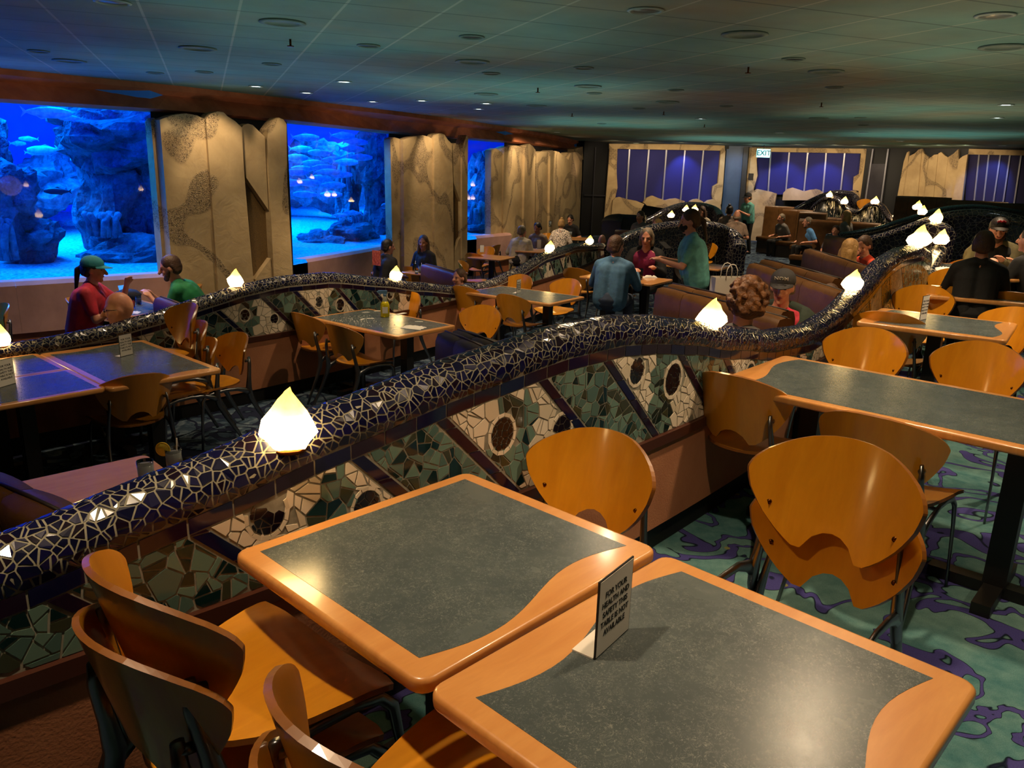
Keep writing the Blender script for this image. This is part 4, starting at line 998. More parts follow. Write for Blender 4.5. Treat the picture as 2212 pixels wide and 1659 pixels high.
# ---------------------------------------------------------------- tables
table(-.14,1.735,-133.2,.77,.70,ZA,'near dining table with scratched slate inset touching the mosaic wall',wav=(0,1),insx=.05,insy=.045)
table(.375,1.235,-134,.76,.70,ZA,'front dining table carrying the nearest notice card, end to end with its neighbour',wav=(1,1),insx=.05,insy=.05)
table(1.72,3.22,-131.8,.78,1.5,ZA,'long dining table with plain slate inset running off the right of the photo',wav=(1,0),insx=.045,insy=.07)
table(2.80,5.12,-126,.75,.85,ZA,'dining table with a notice card behind the pair of pale wooden backrests',wav=(1,1),insx=.05,insy=.06)
table_px([(2008,615),(2212,632)],ZA,.75,1.4,'dining table with a notice card right of the mosaic wall end',wav=(1,0))
table_px([(2080,568),(2220,588)],ZA,.75,1.3,'table with papers between the bearded man and the boy',wav=(1,0))
table(-2.75,5.43,-132,.76,1.27,ZB,'table with blue reflections and a notice card, at the left below the middle rail',wav=(1,1))
table(-3.52,5.10,-132,.76,.63,ZB,'small table under the left crystal lamp, one of the joined blue reflecting tables',wav=(0,0),insx=.04,insy=.04)
table(-3.05,4.68,-132,.76,.63,ZB,'small table cut by the left edge of the photo with a notice card on it',wav=(0,0),insx=.04,insy=.04)
table(-1.23,7.18,-128.5,.74,1.21,ZB,'messy table with the yellow spray bottle on it',wav=(0,0),insx=.045,insy=.045)
table(.11,9.07,-126,.74,1.22,ZB,'table with a notice card and the bright lamp reflection, middle of the room',wav=(0,0),insx=.045,insy=.045)
TB3=at(1352,600,ZB+.75); table(TB3.x,TB3.y,-124,.7,1.1,ZB,'table where the woman in magenta and the woman in blue sit',inset=False)
TB4=at(1500,572,ZB+.75); table(TB4.x,TB4.y,-120,.7,1.0,ZB,'small wooden table right of the standing waitress',inset=False)
TBW=at(262,1088,ZB+.75); table(TBW.x-.12,TBW.y+.0,-136,.75,.9,ZB,'wooden table with drinks half hidden behind the near mosaic rail',inset=False)
TC1=at(272,664,ZC+.75); table(TC1.x,TC1.y,-130,.75,1.15,ZC,'cluttered table between the red shirted woman and the green shirted man')
TC2=at(940,588,ZC+.75); table(TC2.x,TC2.y,-120,.7,.9,ZC,'table with drinks in front of the long haired woman',inset=False)
TC3=at(1062,555,ZC+.75); table(TC3.x,TC3.y,-115,.7,.75,ZC,'small wooden table with a white card below the narrow aquarium window',inset=False)
TC4=at(1165,541,ZC+.75); table(TC4.x,TC4.y,-110,.7,.9,ZC,'table with a tall white card between two seated men near the far pillars',inset=False)
TC5=at(1235,514,ZC+.75); table(TC5.x,TC5.y,-105,.7,.8,ZC,'table of the lady in the spotted blouse',inset=False)
# ---------------------------------------------------------------- chairs
G1='stacked wooden cafe chairs'
chair_px(1316,926,236,ZA,'empty cafe chair facing the viewer behind the near table, beside the mosaic wall')
def stack(px,py,face,z,lu,ll,dz=.13,fw=.025,side=0,noseat=False,grp=None):
    u=chair_px(px,py,face,z,lu,dz); f=math.radians(face)
    l=chair(u.location.x-math.cos(f)*fw+math.sin(f)*side,u.location.y-math.sin(f)*fw-math.cos(f)*side,face,z,ll)
    if noseat:
        for c in list(u.children):
            if c.name.startswith('seat') or c.name.startswith('cross_bar'): bpy.data.objects.remove(c)
        for c in l.children:
            if c.name.startswith('seat'): c.location.y+=.085
    return u,l
stack(1846,947,229,ZA,'upper chair of the stack facing the viewer at the right front','lower chair of the stack facing the viewer at the right front',.13,.02,-.012,True)
stack(205,1245,50,ZA,'upper chair of the stack in the lower left corner','lower chair of the stack in the lower left corner',.11,.03)
stack(625,1570,46,ZA,'upper of the two nested chairs cut by the bottom edge at the front table','lower of the two nested chairs cut by the bottom edge at the front table',.11,.03)
chair_px(1577,808,48,ZA,'cafe chair seen from behind with a spotlit seat, left end of the long table')
chair_px(1886,897,48,ZA,'cafe chair seen from behind at the near side of the long table, above the stack')
chair_px(1890,707,228,ZA,'left of the two pale backrests on the far side of the long table')
chair_px(2134,737,228,ZA,'right of the two pale backrests on the far side of the long table')
chair_px(1918,673,54,ZA,'dark backed cafe chair tucked at the near side of the second right table')
chair_px(2005,615,234,ZA,'pale cafe chair on the far side of the second right table')
chair_px(2068,579,235,ZA,'cafe chair with a streak of lamp light right of the mosaic wall end')
chair_px(2062,618,55,ZA,'shaded cafe chair half hidden behind the pale backrest')
chair_px(2190,630,55,ZA,'shaded cafe chair at the right edge beside the notice card')
chair_px(2214,664,195,ZA,'bright orange cafe chair cut by the right edge of the photo')
chair_px(2100,560,57,ZA,'dark backed cafe chair holding the boy')
chair_px(2205,578,60,ZA,'cafe chair under the dark clothed person at the right edge')
chair_px(2082,497,235,ZA,'cafe chair against the dark mosaic wall left of the bearded man')
chair_px(2190,492,237,ZA,'cafe chair behind the bearded man in the glossy cap')
chair_px(300,808,130,ZB,'cafe chair seen from behind at the end of the blue reflecting table')
chair_px(525,717,230,ZB,'cafe chair turned left with its seat in view beside the blue reflecting table')
u=chair_px(420,654,226,ZB,'topmost chair of the stack left of the mosaic eyes',.27)
for k,(dz,w) in enumerate(((.135,'middle'),(0,'lowest'))): chair(u.location.x+.06*(k+1),u.location.y+.01*(k+1),226,ZB,w+' chair of the stack left of the mosaic eyes',None,dz)
chair_px(640,675,52,ZB,'left one of the two chairs seen from behind at the spray bottle table')
chair_px(718,700,52,ZB,'right one of the two chairs seen from behind at the spray bottle table')
chair_px(893,630,232,ZB,'cafe chair facing the viewer behind the spray bottle')
chair_px(994,617,55,ZB,'left chair seen from behind at the table with the bright lamp reflection')
chair_px(1094,635,55,ZB,'right chair seen from behind at the table with the bright lamp reflection')
chair_px(1050,658,246,ZB,'cafe chair turned to the viewer in front of the two seen from behind')
chair_px(1131,592,235,ZB,'cafe chair behind the notice card on the lamp reflection table')
chair_px(1234,601,235,ZB,'cafe chair with its seat in view at the right end of the lamp reflection table')
chair_px(1240,578,60,ZB,'reddish cafe chair beside the woman in blue')
chair_px(1325,589,72,ZB,'cafe chair under the woman in the blue sweater')
chair_px(1394,560,240,ZB,'cafe chair under the woman in magenta')
chair_px(1430,517,240,ZB,'cafe chair left of the waitress beyond the woman in magenta')
chair_px(1532,523,238,ZB,'cafe chair facing the viewer right of the waitress')
chair_px(143,643,15,ZC,'cafe chair under the red shirted woman')
chair_px(228,655,40,ZC,'cafe chair behind the bald man below the cluttered table')
chair_px(15,654,235,ZC,'lone cafe chair at the left edge below the big window')
chair_px(436,613,205,ZC,'cafe chair under the green shirted man')
chair_px(815,569,62,ZC,'cafe chair under the man in the printed black shirt')
chair_px(884,575,60,ZC,'cafe chair right of the man in the printed black shirt')
chair_px(1058,532,236,ZC,'bright cafe chair facing the viewer below the narrow aquarium window')
chair_px(1019,546,62,ZC,'cafe chair with a purple cloth on its seat')
chair_px(990,562,350,ZC,'cafe chair seen side on left of the one with the purple cloth')
chair_px(1078,528,150,ZC,'dark cafe chair left of the man in white')
chair_px(1121,531,70,ZC,'cafe chair under the man in the white shirt')
chair_px(1185,503,245,ZC,'cafe chair behind the man in the taupe shirt')
chair_px(1215,501,72,ZC,'cafe chair under the lady in the spotted blouse')
chair_px(1198,477,200,ZC,'black cafe chair left of the lady in the spotted blouse')
chair_px(1575,463,200,ZB,'cafe chair near the woman with the pink top')
pq=atY(1868,430,24.3); chair(pq.x,pq.y,240,pq.z-.82,'small orange cafe chair beside the right hump of the double humped wall')
# ---------------------------------------------------------------- booths
bench_px((1424,620),(1690,688),ZP,1.05,234,'leather booth bench facing the viewer, just behind the yellow tipped crystal',4)
bench_px((1462,612),(1712,671),ZP,1.05,54,'leather booth bench of the curly haired woman, back to back with the one before it',4)
bench_px((1622,568),(1815,630),ZP,1.08,234,'leather booth bench behind the man in the dark cap',3)
bench_px((1660,560),(1822,601),ZP,1.08,54,'leather booth bench back to back with the capped man bench',3)
bench_px((1742,537),(1895,585),ZP,1.08,234,'leather booth bench facing the viewer in front of the blonde woman',3)
bench_px((1786,508),(1826,516),ZP,1.1,234,'short leather booth bench behind the blonde woman',1)
def bench_far(pa,pb,face,h,label,seams=2,**k):
    A=atY(*pa); B=atY(*pb); zt_=(A.z+B.z)/2; c=(A+B)/2; d=B-A
    return bench('booth_bench',c.x,c.y,face,zt_-h,Vector((d.x,d.y)).length,h,label,None,seams,**k)
bench_far((1772,468,20.5),(1858,488,18.6),234,1.32,'leather booth bench right of the light blue shirt')
bench_far((1742,455,21.5),(1772,462,20.8),234,1.3,'narrow leather booth bench behind the light blue shirt',1)
bench_far((1706,450,22.5),(1742,456,21.7),234,1.3,'leather booth bench second from the aisle end of the far row')
bench_far((1667,443,23.4),(1702,449,22.6),234,1.3,'leather booth bench at the aisle end of the far row')
bench_far((1785,466,22.3),(1836,475,21.6),54,1.2,'low leather booth bench below the double humped wall')
bench_far((1400,478,17.9),(1480,498,17.2),234,1.15,'brown leather booth bench left of the waitress, behind the serpentine wall',3)
bench_far((1332,494,17.4),(1392,503,16.9),234,1.1,'pale topped leather booth bench at the left of the serpentine wall',2)
bench_far((1942,418,21),(2050,434,20),236,1.3,'long leather booth bench below the carved planks',4)
bench_far((2055,424,19.8),(2165,446,18.6),236,1.3,'leather booth bench with a pale lit top below the night blue panels',1,tilt=0)
bench_far((2172,435,18.4),(2260,448,17.6),236,1.3,'leather booth bench at the far right edge',2)
bench_px((951,717),(1030,750),ZB,1.05,234,'dark leather booth bench below the chair turned to the viewer',2,mat=MLEAD)
bench_px((1000,711),(1085,741),ZB,1.05,54,'dark leather booth bench back to back below the chair turned to the viewer',2,mat=MLEAD)
bench_px((-40,1010),(172,1103),ZB,1.05,54,'leather booth back with a rounded lit top at the left edge, beyond the near rail',2)
bench_px((914,570),(986,590),ZC,1.1,234,'leather booth bench below the long haired woman',1)
bench_px((338,642),(384,660),ZC,1.12,210,'leather booth bench between the green shirted man and the bald man',1)
serp('black rounded service counter at the left of the far boulders',[(1321,476,19.5),(1326,466,19.6),(1336,462,19.7),(1350,463,19.7),(1395,465,19.6)],ZB,MDARK,.06,.5,nm='service_counter')
# ---------------------------------------------------------------- notice cards and table clutter
sign(1321,1391,-36,.7506,'notice card standing on the front table, largest in the photo',.135,.165)
sign(274,768,-22,ZB+.7506,'notice card on the blue reflecting table at the left',.115,.16)
sign(16,833,-14,ZB+.7506,'notice card cut by the left edge of the photo',.125,.17)
sign(1120,633,-25,ZB+.7506,'notice card on the table with the bright lamp reflection',.115,.16)
sign(1993,691,-50,.7506,'notice card on the second right table, before the pale backrest',.1,.165)
sign(2130,631,-47,.7506,'notice card at the right behind the pale backrest, farthest of the right tables',.12,.15)
sign(1041,545,-70,ZC+.75,'small white card on the wooden table below the narrow window',.09,.15,txt=False)
sign(1164,537,-70,ZC+.75,'tall white card on the table between the two seated men',.1,.2,txt=False)
glass(318,1050,ZB+.75,'glass of iced water behind the near mosaic rail')
glass(378,1022,ZB+.75,'glass with a lemon slice and straw behind the near mosaic rail',lemon=True,straw=True)
napkin(222,1092,ZB+.75,'crumpled white and blue packet behind the near mosaic rail',.1,.1,30,.07)
# spray bottle
p=at(832,684,ZB+.751); t=thing('spray_bottle','yellow spray bottle standing on the messy table','bottle',p,math.radians(10))
b=MB(); b.lathe([(.001,0),(.04,0),(.043,.01),(.043,.1),(.04,.125),(.026,.15)],20); b.obj('liquid_body',MYEL,t)
b=MB(); b.lathe([(.027,.15),(.016,.185),(.014,.2),(.001,.2)],16); b.obj('shoulder',MBOT,t)
b=MB(); b.box((0,-.0435,.07),(.05,.002,.06)); b.obj('label_patch',MPAPER,t)
b=MB(); b.lathe([(.016,.198),(.016,.22),(.012,.222)],14); b.box((-.02,0,.237),(.085,.022,.03)); b.tube([(-.06,0,.24),(-.075,0,.238)],.007,8); b.tube([(-.03,0,.228),(-.05,0,.205),(-.052,0,.19)],.005,6); b.obj('trigger_head',MTEALP,t)
napkin(893,708,ZB+.751,'folded white napkin near the front corner of the messy table',.2,.14,-20,.02)
napkin(866,678,ZB+.751,'thin strip of paper behind the spray bottle',.14,.05,60,.006,seed=3)
for k,(x,y,a) in enumerate([(790,675,20),(800,688,5),(783,690,70),(815,672,40),(905,695,10)]):
    napkin(x,y,ZB+.751,'paper scrap on the messy table beside the spray bottle',.07,.02,a,.004,seed=5+k)['group']='paper scraps on the messy table'
cr=MB(); rnd=random.Random(4)
for k in range(160): x,y=rnd.gauss(0,.16),rnd.gauss(0,.1); s=rnd.uniform(.002,.006); cr.ell((x,y,s*.5),(s,s*.8,s*.6),6,4)
p=at(770,692,ZB+.751); tag(cr.obj('crumbs',MPAPER,None,p,math.radians(-38)),'white crumbs scattered over the messy table','crumbs',None,'stuff')
glass(1382,604,ZB+.75,'dark cola glass in front of the woman in magenta',.04,.15,MCOLA)
napkin(1404,600,ZB+.75,'rolled white napkin beside the cola glass',.2,.07,10,.05)
# paper bag
p=at(1566,682,ZB+.752); table(p.x+.1,p.y+.1,-124,.7,.7,ZB,'small dark table under the white paper bag, hidden behind the booth',inset=False); t=thing('paper_bag','white paper shopping bag with rope handles standing behind the leather booth','bag',p,math.radians(8))
b=MB(); w_,d_,h_=.33,.14,.4
b.add([(-w_/2,-d_/2,0),(w_/2,-d_/2,0),(w_/2,d_/2,0),(-w_/2,d_/2,0),(-w_/2,-d_/2,h_),(w_/2,-d_/2,h_),(w_/2,d_/2,h_),(-w_/2,d_/2,h_),(-w_/2+.02,0,h_*.5),(w_/2-.02,0,h_*.5)],[(3,2,1,0),(0,1,5,4),(2,3,7,6),(1,2,9),(1,9,5),(2,6,9),(5,9,6),(3,0,8),(0,4,8),(7,3,8),(4,7,8)]); b.obj('bag_body',MPAPER,t)
for y in (-d_/2,d_/2):
    b=MB(); b.tube([(-.06,y,h_-.02),(-.055,y,h_+.08),(-.03,y,h_+.125),(0,y,h_+.135),(.03,y,h_+.125),(.055,y,h_+.08),(.06,y,h_-.02)],.005,8); b.obj('rope_handle',MPAPER,t)
# backpack and sequinned bag below the long table
p=at(1748,985,.02); t=thing('backpack','black bag with a gold sequinned flap on the floor below the long table','bag',p,math.radians(30))
b=MB(); b.ell((0,0,.2),(.16,.1,.22),14,10,0,None,lambda d:1+.08*noise.noise(d*3)); b.obj('bag_body',MBLACK,t); b=MB(); b.ell((0,-.02,.36),(.13,.1,.05),14,8); b.obj('sequin_flap',MGOLD,t)
p=at(1979,775,.3); t=thing('bottle','small dark bottle with a yellow label below the second right table','bottle',at(1979,800,.02))
b=MB(); b.lathe([(.001,0),(.035,0),(.035,.13),(.015,.17),(.015,.2),(.001,.2)],14); b.obj('bottle_body',MCOLA,t); b=MB(); b.lathe([(.0365,.04),(.0365,.11)],14); b.obj('yellow_label',MLEM,t)
# clutter on the aquarium side table
p=at(290,655,ZC+.751); t=thing('phone','lit blue phone propped on the cluttered table','phone',at(268,641,ZC+.77),math.radians(60)); b=MB(); b.box((0,0,.07),(.075,.008,.15),mat=Matrix.Rotation(-.3,4,'X')); b.obj('screen',MPHONE,t)
p=at(278,650,ZC+.751); tag((lambda b:b.obj('handbag',MNAVYC,None,p))(MB().ell((0,0,.07),(.16,.1,.08),14,9,0,None,lambda d:1+.15*noise.noise(d*2))),'dark rounded handbag on the cluttered table','bag')
glass(300,658,ZC+.751,'steel cup on the cluttered table',.035,.1,MMET); glass(287,666,ZC+.751,'red drink on the cluttered table',.03,.1,MRED)
napkin(285,676,ZC+.751,'white napkin on the cluttered table',.16,.14,10,.02)
glass(895,585,ZC+.751,'dark drink left of the long haired woman',.035,.12,MCOLA,straw=True); glass(908,590,ZC+.751,'iced water before the long haired woman',.035,.12,straw=True)
napkin(950,592,ZC+.751,'beige napkin heap beside the long haired woman',.3,.16,20,.06); glass(900,592,ZC+.751,'small cup before the long haired woman',.03,.06,MPAPER)
p=at(1022,570,ZC+.47); tag(MB().prism([(-.18,-.16),(.18,-.16),(.19,.17),(-.19,.17)],0,.02,0,None,.008).obj('purple_cloth',MPURP,None,p,.9),'folded purple cloth on a cafe chair seat','cloth')
glass(1232,512,ZC+.75,'water glass of the lady in the spotted blouse',.04,.16); glass(1188,490,ZC+.95,'pale blue drink beyond the lady in the spotted blouse',.04,.16)
for x,y,l in ((2058,592,'crumpled white paper on the table near the golden mosaic rail'),(2150,592,'white menu sheets under the bearded man hands'),(2040,584,'clear wrapped bundle beside the golden mosaic rail')):
    napkin(x,y,.751,l,.22,.2,30,.05,seed=x)
plate(2180,590,.751,'round plate at the right end of the bearded man table')
# ---------------------------------------------------------------- ceiling fittings
def ceilthing(nm,label,cat,px,py,grp,build):
    p=at(px,py,ZCEIL-.001); t=thing(nm,label,cat,(p.x,p.y,ZCEIL),0,grp); build(t); return t
def dl_meshes():
    a=MB(); a.lathe([(.095,0),(.1,-.006),(.082,-.012),(.078,0)],28); b=MB(); b.lathe([(.079,.0),(.079,-.003),(.0,-.003)],24); return a.mesh('trim'),b.mesh('lens')
TR,LN=dl_meshes()
def mk(me,mat):
    m=me.copy(); m.materials.append(mat); return m
TRW,TRG=mk(TR,MRING),mk(TR,MRINGG); LNL,LND,LNB=mk(LN,MDL),mk(LN,MCAN),mk(LN,MDLB)
DLPOS=[]
def downlight(px,py,lit,sc=1):
    lab={1:'small bright recessed downlight in the tiled ceiling',0:'unlit dark recessed downlight in the tiled ceiling'}[lit]
    t=ceilthing('downlight',lab,'ceiling light',px,py,'lit downlights' if lit else 'dark downlights',lambda t:(link('trim_ring',TRW if lit else TRG,(),t),link('lens',LNL if lit else LND,(),t)))
    t.scale=(sc,sc,1); DLPOS.append((t.location.x,t.location.y,lit))
for x,y in [(553,186),(662,200),(911,217),(1050,223),(1034,235),(1514,256),(1918,322),(1204,285),(1238,303),(1374,309),(743,176),(1865,286),(1650,297),(2166,314),(1796,320),(1684,286),(1945,304),(2173,226),(2154,254),(805,219)]: downlight(x,y,1)
for x,y in [(796,98),(1019,79),(1261,146),(1061,158),(1284,201),(1460,194),(1380,234),(587,138),(441,155),(1714,127),(1802,188),(1859,254),(1865,270),(1569,229),(83,110),(335,157),(1300,267)]: downlight(x,y,0)
for x,y,l in [(1395,22,'large glossy recessed downlight at the top of the photo, left of centre right'),(2150,33,'large glossy recessed downlight in the upper right corner'),(243,4,'large recessed downlight cut by the top edge at the left')]:
    t=ceilthing('downlight',l,'ceiling light',x,y,None,lambda t:(link('trim_ring',TRW,(),t),link('reflector',mk(LN,MMET),(),t))); t.scale=(1.15,1.15,1)
sp=MB(); sp.lathe([(.16,0),(.165,-.008),(.12,-.012),(.118,-.004),(.0,-.004)],30); SPM=mk(sp.mesh('ring'),MRINGG)
for x,y in [(610,48),(1021,133),(1270,186),(1159,228),(1050,203),(1442,220),(1609,74),(2167,101),(1785,154),(1769,255),(427,104),(150,131)]:
    t=ceilthing('ceiling_speaker','round flush speaker coloured like the ceiling','speaker',x,y,'round ceiling speakers',lambda t:link('grille',SPM,(),t)); 
sk=MB(); sk.tube([(0,0,0),(0,0,-.05)],.009,8); sk.lathe([(.001,-.05),(.028,-.05),(.028,-.056),(.001,-.056)],14); SKM=mk(sk.mesh('head'),MRIV)
for x,y in [(627,85),(1162,190),(1434,241),(1617,145),(1775,222),(1522,269),(1236,245)]:
    ceilthing('sprinkler','small sprinkler head hanging from the ceiling','sprinkler',x,y,'ceiling sprinklers',lambda t:link('sprinkler_head',SKM,(),t))
# wall sconce and outlet
p=atY(1622,382,26.9); tag(MB().box((0,0,0),(.14,.1,.22)).obj('wall_speaker',MCAN,None,p),'small dark box on the stone frame below the exit sign','wall box')
p=atY(702,586,13.9); tag(MB().box((0,0,0),(.12,.02,.08)).obj('wall_outlet',MRINGG,None,p,RAD(70)),'small outlet plate on the mauve wall under the middle window','outlet')
# ---------------------------------------------------------------- people
def caps(mb,a,b,ra,rb,seg=10,sc=None):
    a=Vector(a);b=Vector(b); ax=(b-a); L=ax.length
    if L<1e-5: ax=Vector((0,0,1)); 
    ax=ax.normalized(); x=ax.cross(Vector((.1,1,.2))).normalized(); y=ax.cross(x); rows=[]
    for t in (-90,-60,-30,0): t=math.radians(t); rows.append((a+ax*ra*math.sin(t),ra*math.cos(t)))
    for t in (0,30,60,90): t=math.radians(t); rows.append((b+ax*rb*math.sin(t),rb*math.cos(t)))
    v=[];f=[]
    for p,r in rows:
        r=max(r,1e-4)
        for k in range(seg): an=2*PI*k/seg; v.append(p+x*r*math.cos(an)+y*r*math.sin(an))
    n=len(rows)
    for i in range(n-1):
        for k in range(seg): f.append((i*seg+k,i*seg+(k+1)%seg,(i+1)*seg+(k+1)%seg,(i+1)*seg+k))
    f.append(tuple(range(seg))[::-1]); f.append(tuple((n-1)*seg+k for k in range(seg)))
    mb.add(v,f,0,True)
def fuse(mb,name,vox,mat,parent,smooth=4):
    me=mb.mesh(name+'_raw'); o=bpy.data.objects.new(name+'_tmp',me); COL.objects.link(o)
    r=o.modifiers.new('r','REMESH'); r.mode='VOXEL'; r.voxel_size=vox; r.use_smooth_shade=True
    s=o.modifiers.new('s','SMOOTH'); s.factor=.5; s.iterations=smooth
    dg=bpy.context.evaluated_depsgraph_get(); m=bpy.data.meshes.new_from_object(o.evaluated_get(dg)); m.name=name
    bpy.data.objects.remove(o); bpy.data.meshes.remove(me); m.materials.clear()
    m.polygons.foreach_set('use_smooth',[True]*len(m.polygons))
    return link(name,m,[mat],parent)
def person(label,x,y,z,face,lean=8,sit=True,head=(0,0),hands=None,top=MBLACK,sleeve='short',pants=MBLACK,skin=MSKIN,hair='short',hmat=MHB,hat=None,hatmat=MHATB,glasses=False,mask=None,beard=False,sc=1.0,vox=.011,cut=None,legs=True,open_=None,fat=1.0,grp=None,extra=None,brow=True,roll=0):
    """local frame: +Y is where the person faces, origin on the floor (or seat level minus .45) under the hips"""
    t=thing('person',label,'person',(x,y,z),math.radians(face-90),grp); t.scale=(sc,sc,sc)
    hz=.53 if sit else .93; la=math.radians(lean)
    hip=Vector((0,0,hz)); up=Vector((0,math.sin(la),math.cos(la))); chest=hip+up*.33; neck=hip+up*.49; fwd=Vector((0,math.cos(la),-math.sin(la)))
    hd=neck+Vector((0,.022+.06*math.sin(la),.14)); yaw,pit=math.radians(head[0]),math.radians(head[1])
    RH=Matrix.Rotation(yaw,4,'Z')@Matrix.Rotation(-pit,4,'X')@Matrix.Rotation(math.radians(roll),4,'Y')
    HM=Matrix.Translation(hd)@RH
    hp=lambda a,b,c: HM@Vector((a,b,c))
    B=MB(); C=MB(); f=fat
    def both(a,b,ra,rb,g=.012,c=True):
        caps(B,a,b,ra,rb)
        if c: caps(C,a,b,ra+g,rb+g)
    for s in (-1,1):
        both(hip+Vector((s*.07*f,0,.0)),chest+Vector((s*.07*f,0,0)),.105*f,.105*f)
        both(chest+Vector((s*.08*f,0,0)),neck+Vector((s*.1,-.01,-.07)),.1,.065,.012,not open_)
        if open_: caps(C,chest+Vector((s*.05,.015,0)),neck+Vector((s*.05,.0,-.07)),.105,.07)
        both(neck+Vector((s*.02,0,-.05)),neck+Vector((s*.155,-.01,-.075)),.055,.055,.012,not open_)
    both(hip+Vector((0,.04*f,.1)),chest+Vector((0,.03,-.03)),.1*f,.1*f)
    caps(B,neck-up*.04,hd+Vector((0,-.01,-.06)),.062,.054)
    for s in (-1,1): both(neck+Vector((s*.03,-.02,-.015)),neck+Vector((s*.13,-.015,-.06)),.045,.05,.01,not open_)
    # head
    B.ell((0,0,0),(.076,.096,.108),18,12,0,HM@Matrix.Translation((0,-.008,.02))); B.ell((0,0,0),(.056,.066,.07),14,10,0,HM@Matrix.Translation((0,.024,-.055)))
    B.ell((0,0,0),(.028,.02,.02),10,8,0,HM@Matrix.Translation((0,.07,-.105)))
    caps(B,hp(0,.088,.014),hp(0,.118,-.03),.012,.019); 
    for s in (-1,1):
        B.ell((0,0,0),(.011,.024,.032),8,8,0,HM@Matrix.Translation((s*.078,-.006,-.01))); caps(B,hp(s*.012,.087,.026),hp(s*.045,.076,.026),.009,.007); caps(B,hp(s*.04,.07,-.03),hp(s*.03,.076,-.04),.016,.014)
    caps(B,hp(-.02,.083,-.062),hp(.02,.083,-.062),.008,.008)
    # arms
    hands=hands or [(-.2,.3,hz+.12),(.2,.3,hz+.12)]
    for s,hh in zip((-1,1),hands):
        sh=neck+Vector((s*.175,-.01,-.085)); w=Vector(hh); d=w-sh; L=min(d.length,.525); d=d.normalized()*L; w=sh+d
        a=.275;b=.255; k=(a*a-b*b+L*L)/(2*L); h=math.sqrt(max(0,a*a-k*k)); pole=(Vector((s*.45,-.35,-.9))); pole=(pole-d.normalized()*pole.dot(d.normalized())).normalized(); el=sh+d.normalized()*k+pole*h
        caps(B,sh,el,.05*max(1,f*.95),.038); caps(B,el,w,.037,.026)
        if not open_: caps(C,sh,el if sleeve!='short' else sh+(el-sh)*.72,.065*max(1,f*.95),.055)
        if sleeve=='long' and not open_: caps(C,el,el+(w-el)*.93,.05,.038)
        fd=(w-el).normalized(); sd=fd.cross(Vector((0,0,1))); sd=sd.normalized() if sd.length>.1 else Vector((1,0,0)); nd=sd.cross(fd)
        pm=w+fd*.05; caps(B,w,pm,.026,.03); caps(B,w+fd*.03-sd*.016,pm+fd*.02-sd*.022,.018,.014); caps(B,w+fd*.03+sd*.016,pm+fd*.02+sd*.022,.018,.014)
        for q,(o_,l_) in enumerate(((-.03,.055),(-.011,.068),(.009,.064),(.028,.05))):
            p0=pm+fd*.018+sd*o_; p1=p0+fd*l_*.5-nd*.006; p2=p1+fd*l_*.35-nd*.022; caps(B,p0,p1,.0098,.009,8); caps(B,p1,p2,.009,.008,8)
        ti=-s; q0=w+fd*.015+sd*ti*(-1)*.02; q1=q0+fd*.03+sd*(-ti)*.03; caps(B,q0,q1,.012,.010,8); caps(B,q1,q1+fd*.025-nd*.005,.010,.0085,8)
    P=MB(); SH=MB()
    if legs:
        for s in (-1,1):
            if sit: kn=Vector((s*.11,.43,.5)); ft=Vector((s*.11,.40,.07)); h0=Vector((s*.09,0,hz-.02))
            else: kn=Vector((s*.095,.03+.03*s,.49)); ft=Vector((s*.1,.0+.06*s,.07)); h0=Vector((s*.09,0,hz-.03))
            caps(B,h0,kn,.08,.052); caps(B,kn,ft,.05,.034); caps(P,h0,kn,.098*max(1,f*.9),.068); caps(P,kn,ft+Vector((0,0,.03)),.066,.052)
            caps(B,ft,ft+Vector((0,.12,-.035)),.035,.028); caps(SH,ft+Vector((0,-.03,-.03)),ft+Vector((0,.14,-.036)),.042,.034)
        caps(P,hip+Vector((-.06,0,.0)),hip+Vector((.06,0,.0)),.118*f,.118*f)
    else: caps(P,hip+Vector((-.06,0,.0)),hip+Vector((.06,0,.0)),.118*f,.118*f)
    fuse(B,'body',vox,skin,t,3); c=fuse(C,'shirt',vox*1.2,top,t,6)
    fuse(P,'trousers',vox*1.3,pants,t,4)
    if legs: fuse(SH,'shoes',vox*1.2,MBLACK,t,2)
    if open_:      # open jacket over the shirt
        J=MB()
        for s in (-1,1):
            caps(J,hip+Vector((s*.115*f,-.01,.0)),chest+Vector((s*.125*f,-.01,0)),.1*f,.105*f); caps(J,chest+Vector((s*.125,-.012,0)),neck+Vector((s*.115,-.03,-.06)),.105,.078); caps(J,neck+Vector((s*.07,-.03,-.025)),neck+Vector((s*.17,-.02,-.07)),.062,.076)
            sh=neck+Vector((s*.175,-.01,-.085)); hh=hands[0 if s<0 else 1]; w=Vector(hh); d=w-sh; L=min(d.length,.525); d=d.normalized()*L; w=sh+d; k=(a*a-b*b+L*L)/(2*L); h=math.sqrt(max(0,a*a-k*k)); pole=(Vector((s*.45,-.35,-.9))); pole=(pole-d.normalized()*pole.dot(d.normalized())).normalized(); el=sh+d.normalized()*k+pole*h
            caps(J,sh,el,.08,.064); caps(J,el,el+(w-el)*.9,.058,.045)
        caps(J,hip+Vector((0,-.07,.1)),neck+Vector((0,-.06,-.08)),.1,.08); fuse(J,'jacket',vox*1.2,open_,t,5)
    # face details
    e=MB()
    for s in (-1,1): e.ell((0,0,0),(.0115,.005,.006),10,8,0,HM@Matrix.Translation((s*.031,.0795,.006)))
    e.obj('eye',MEYEW,t)
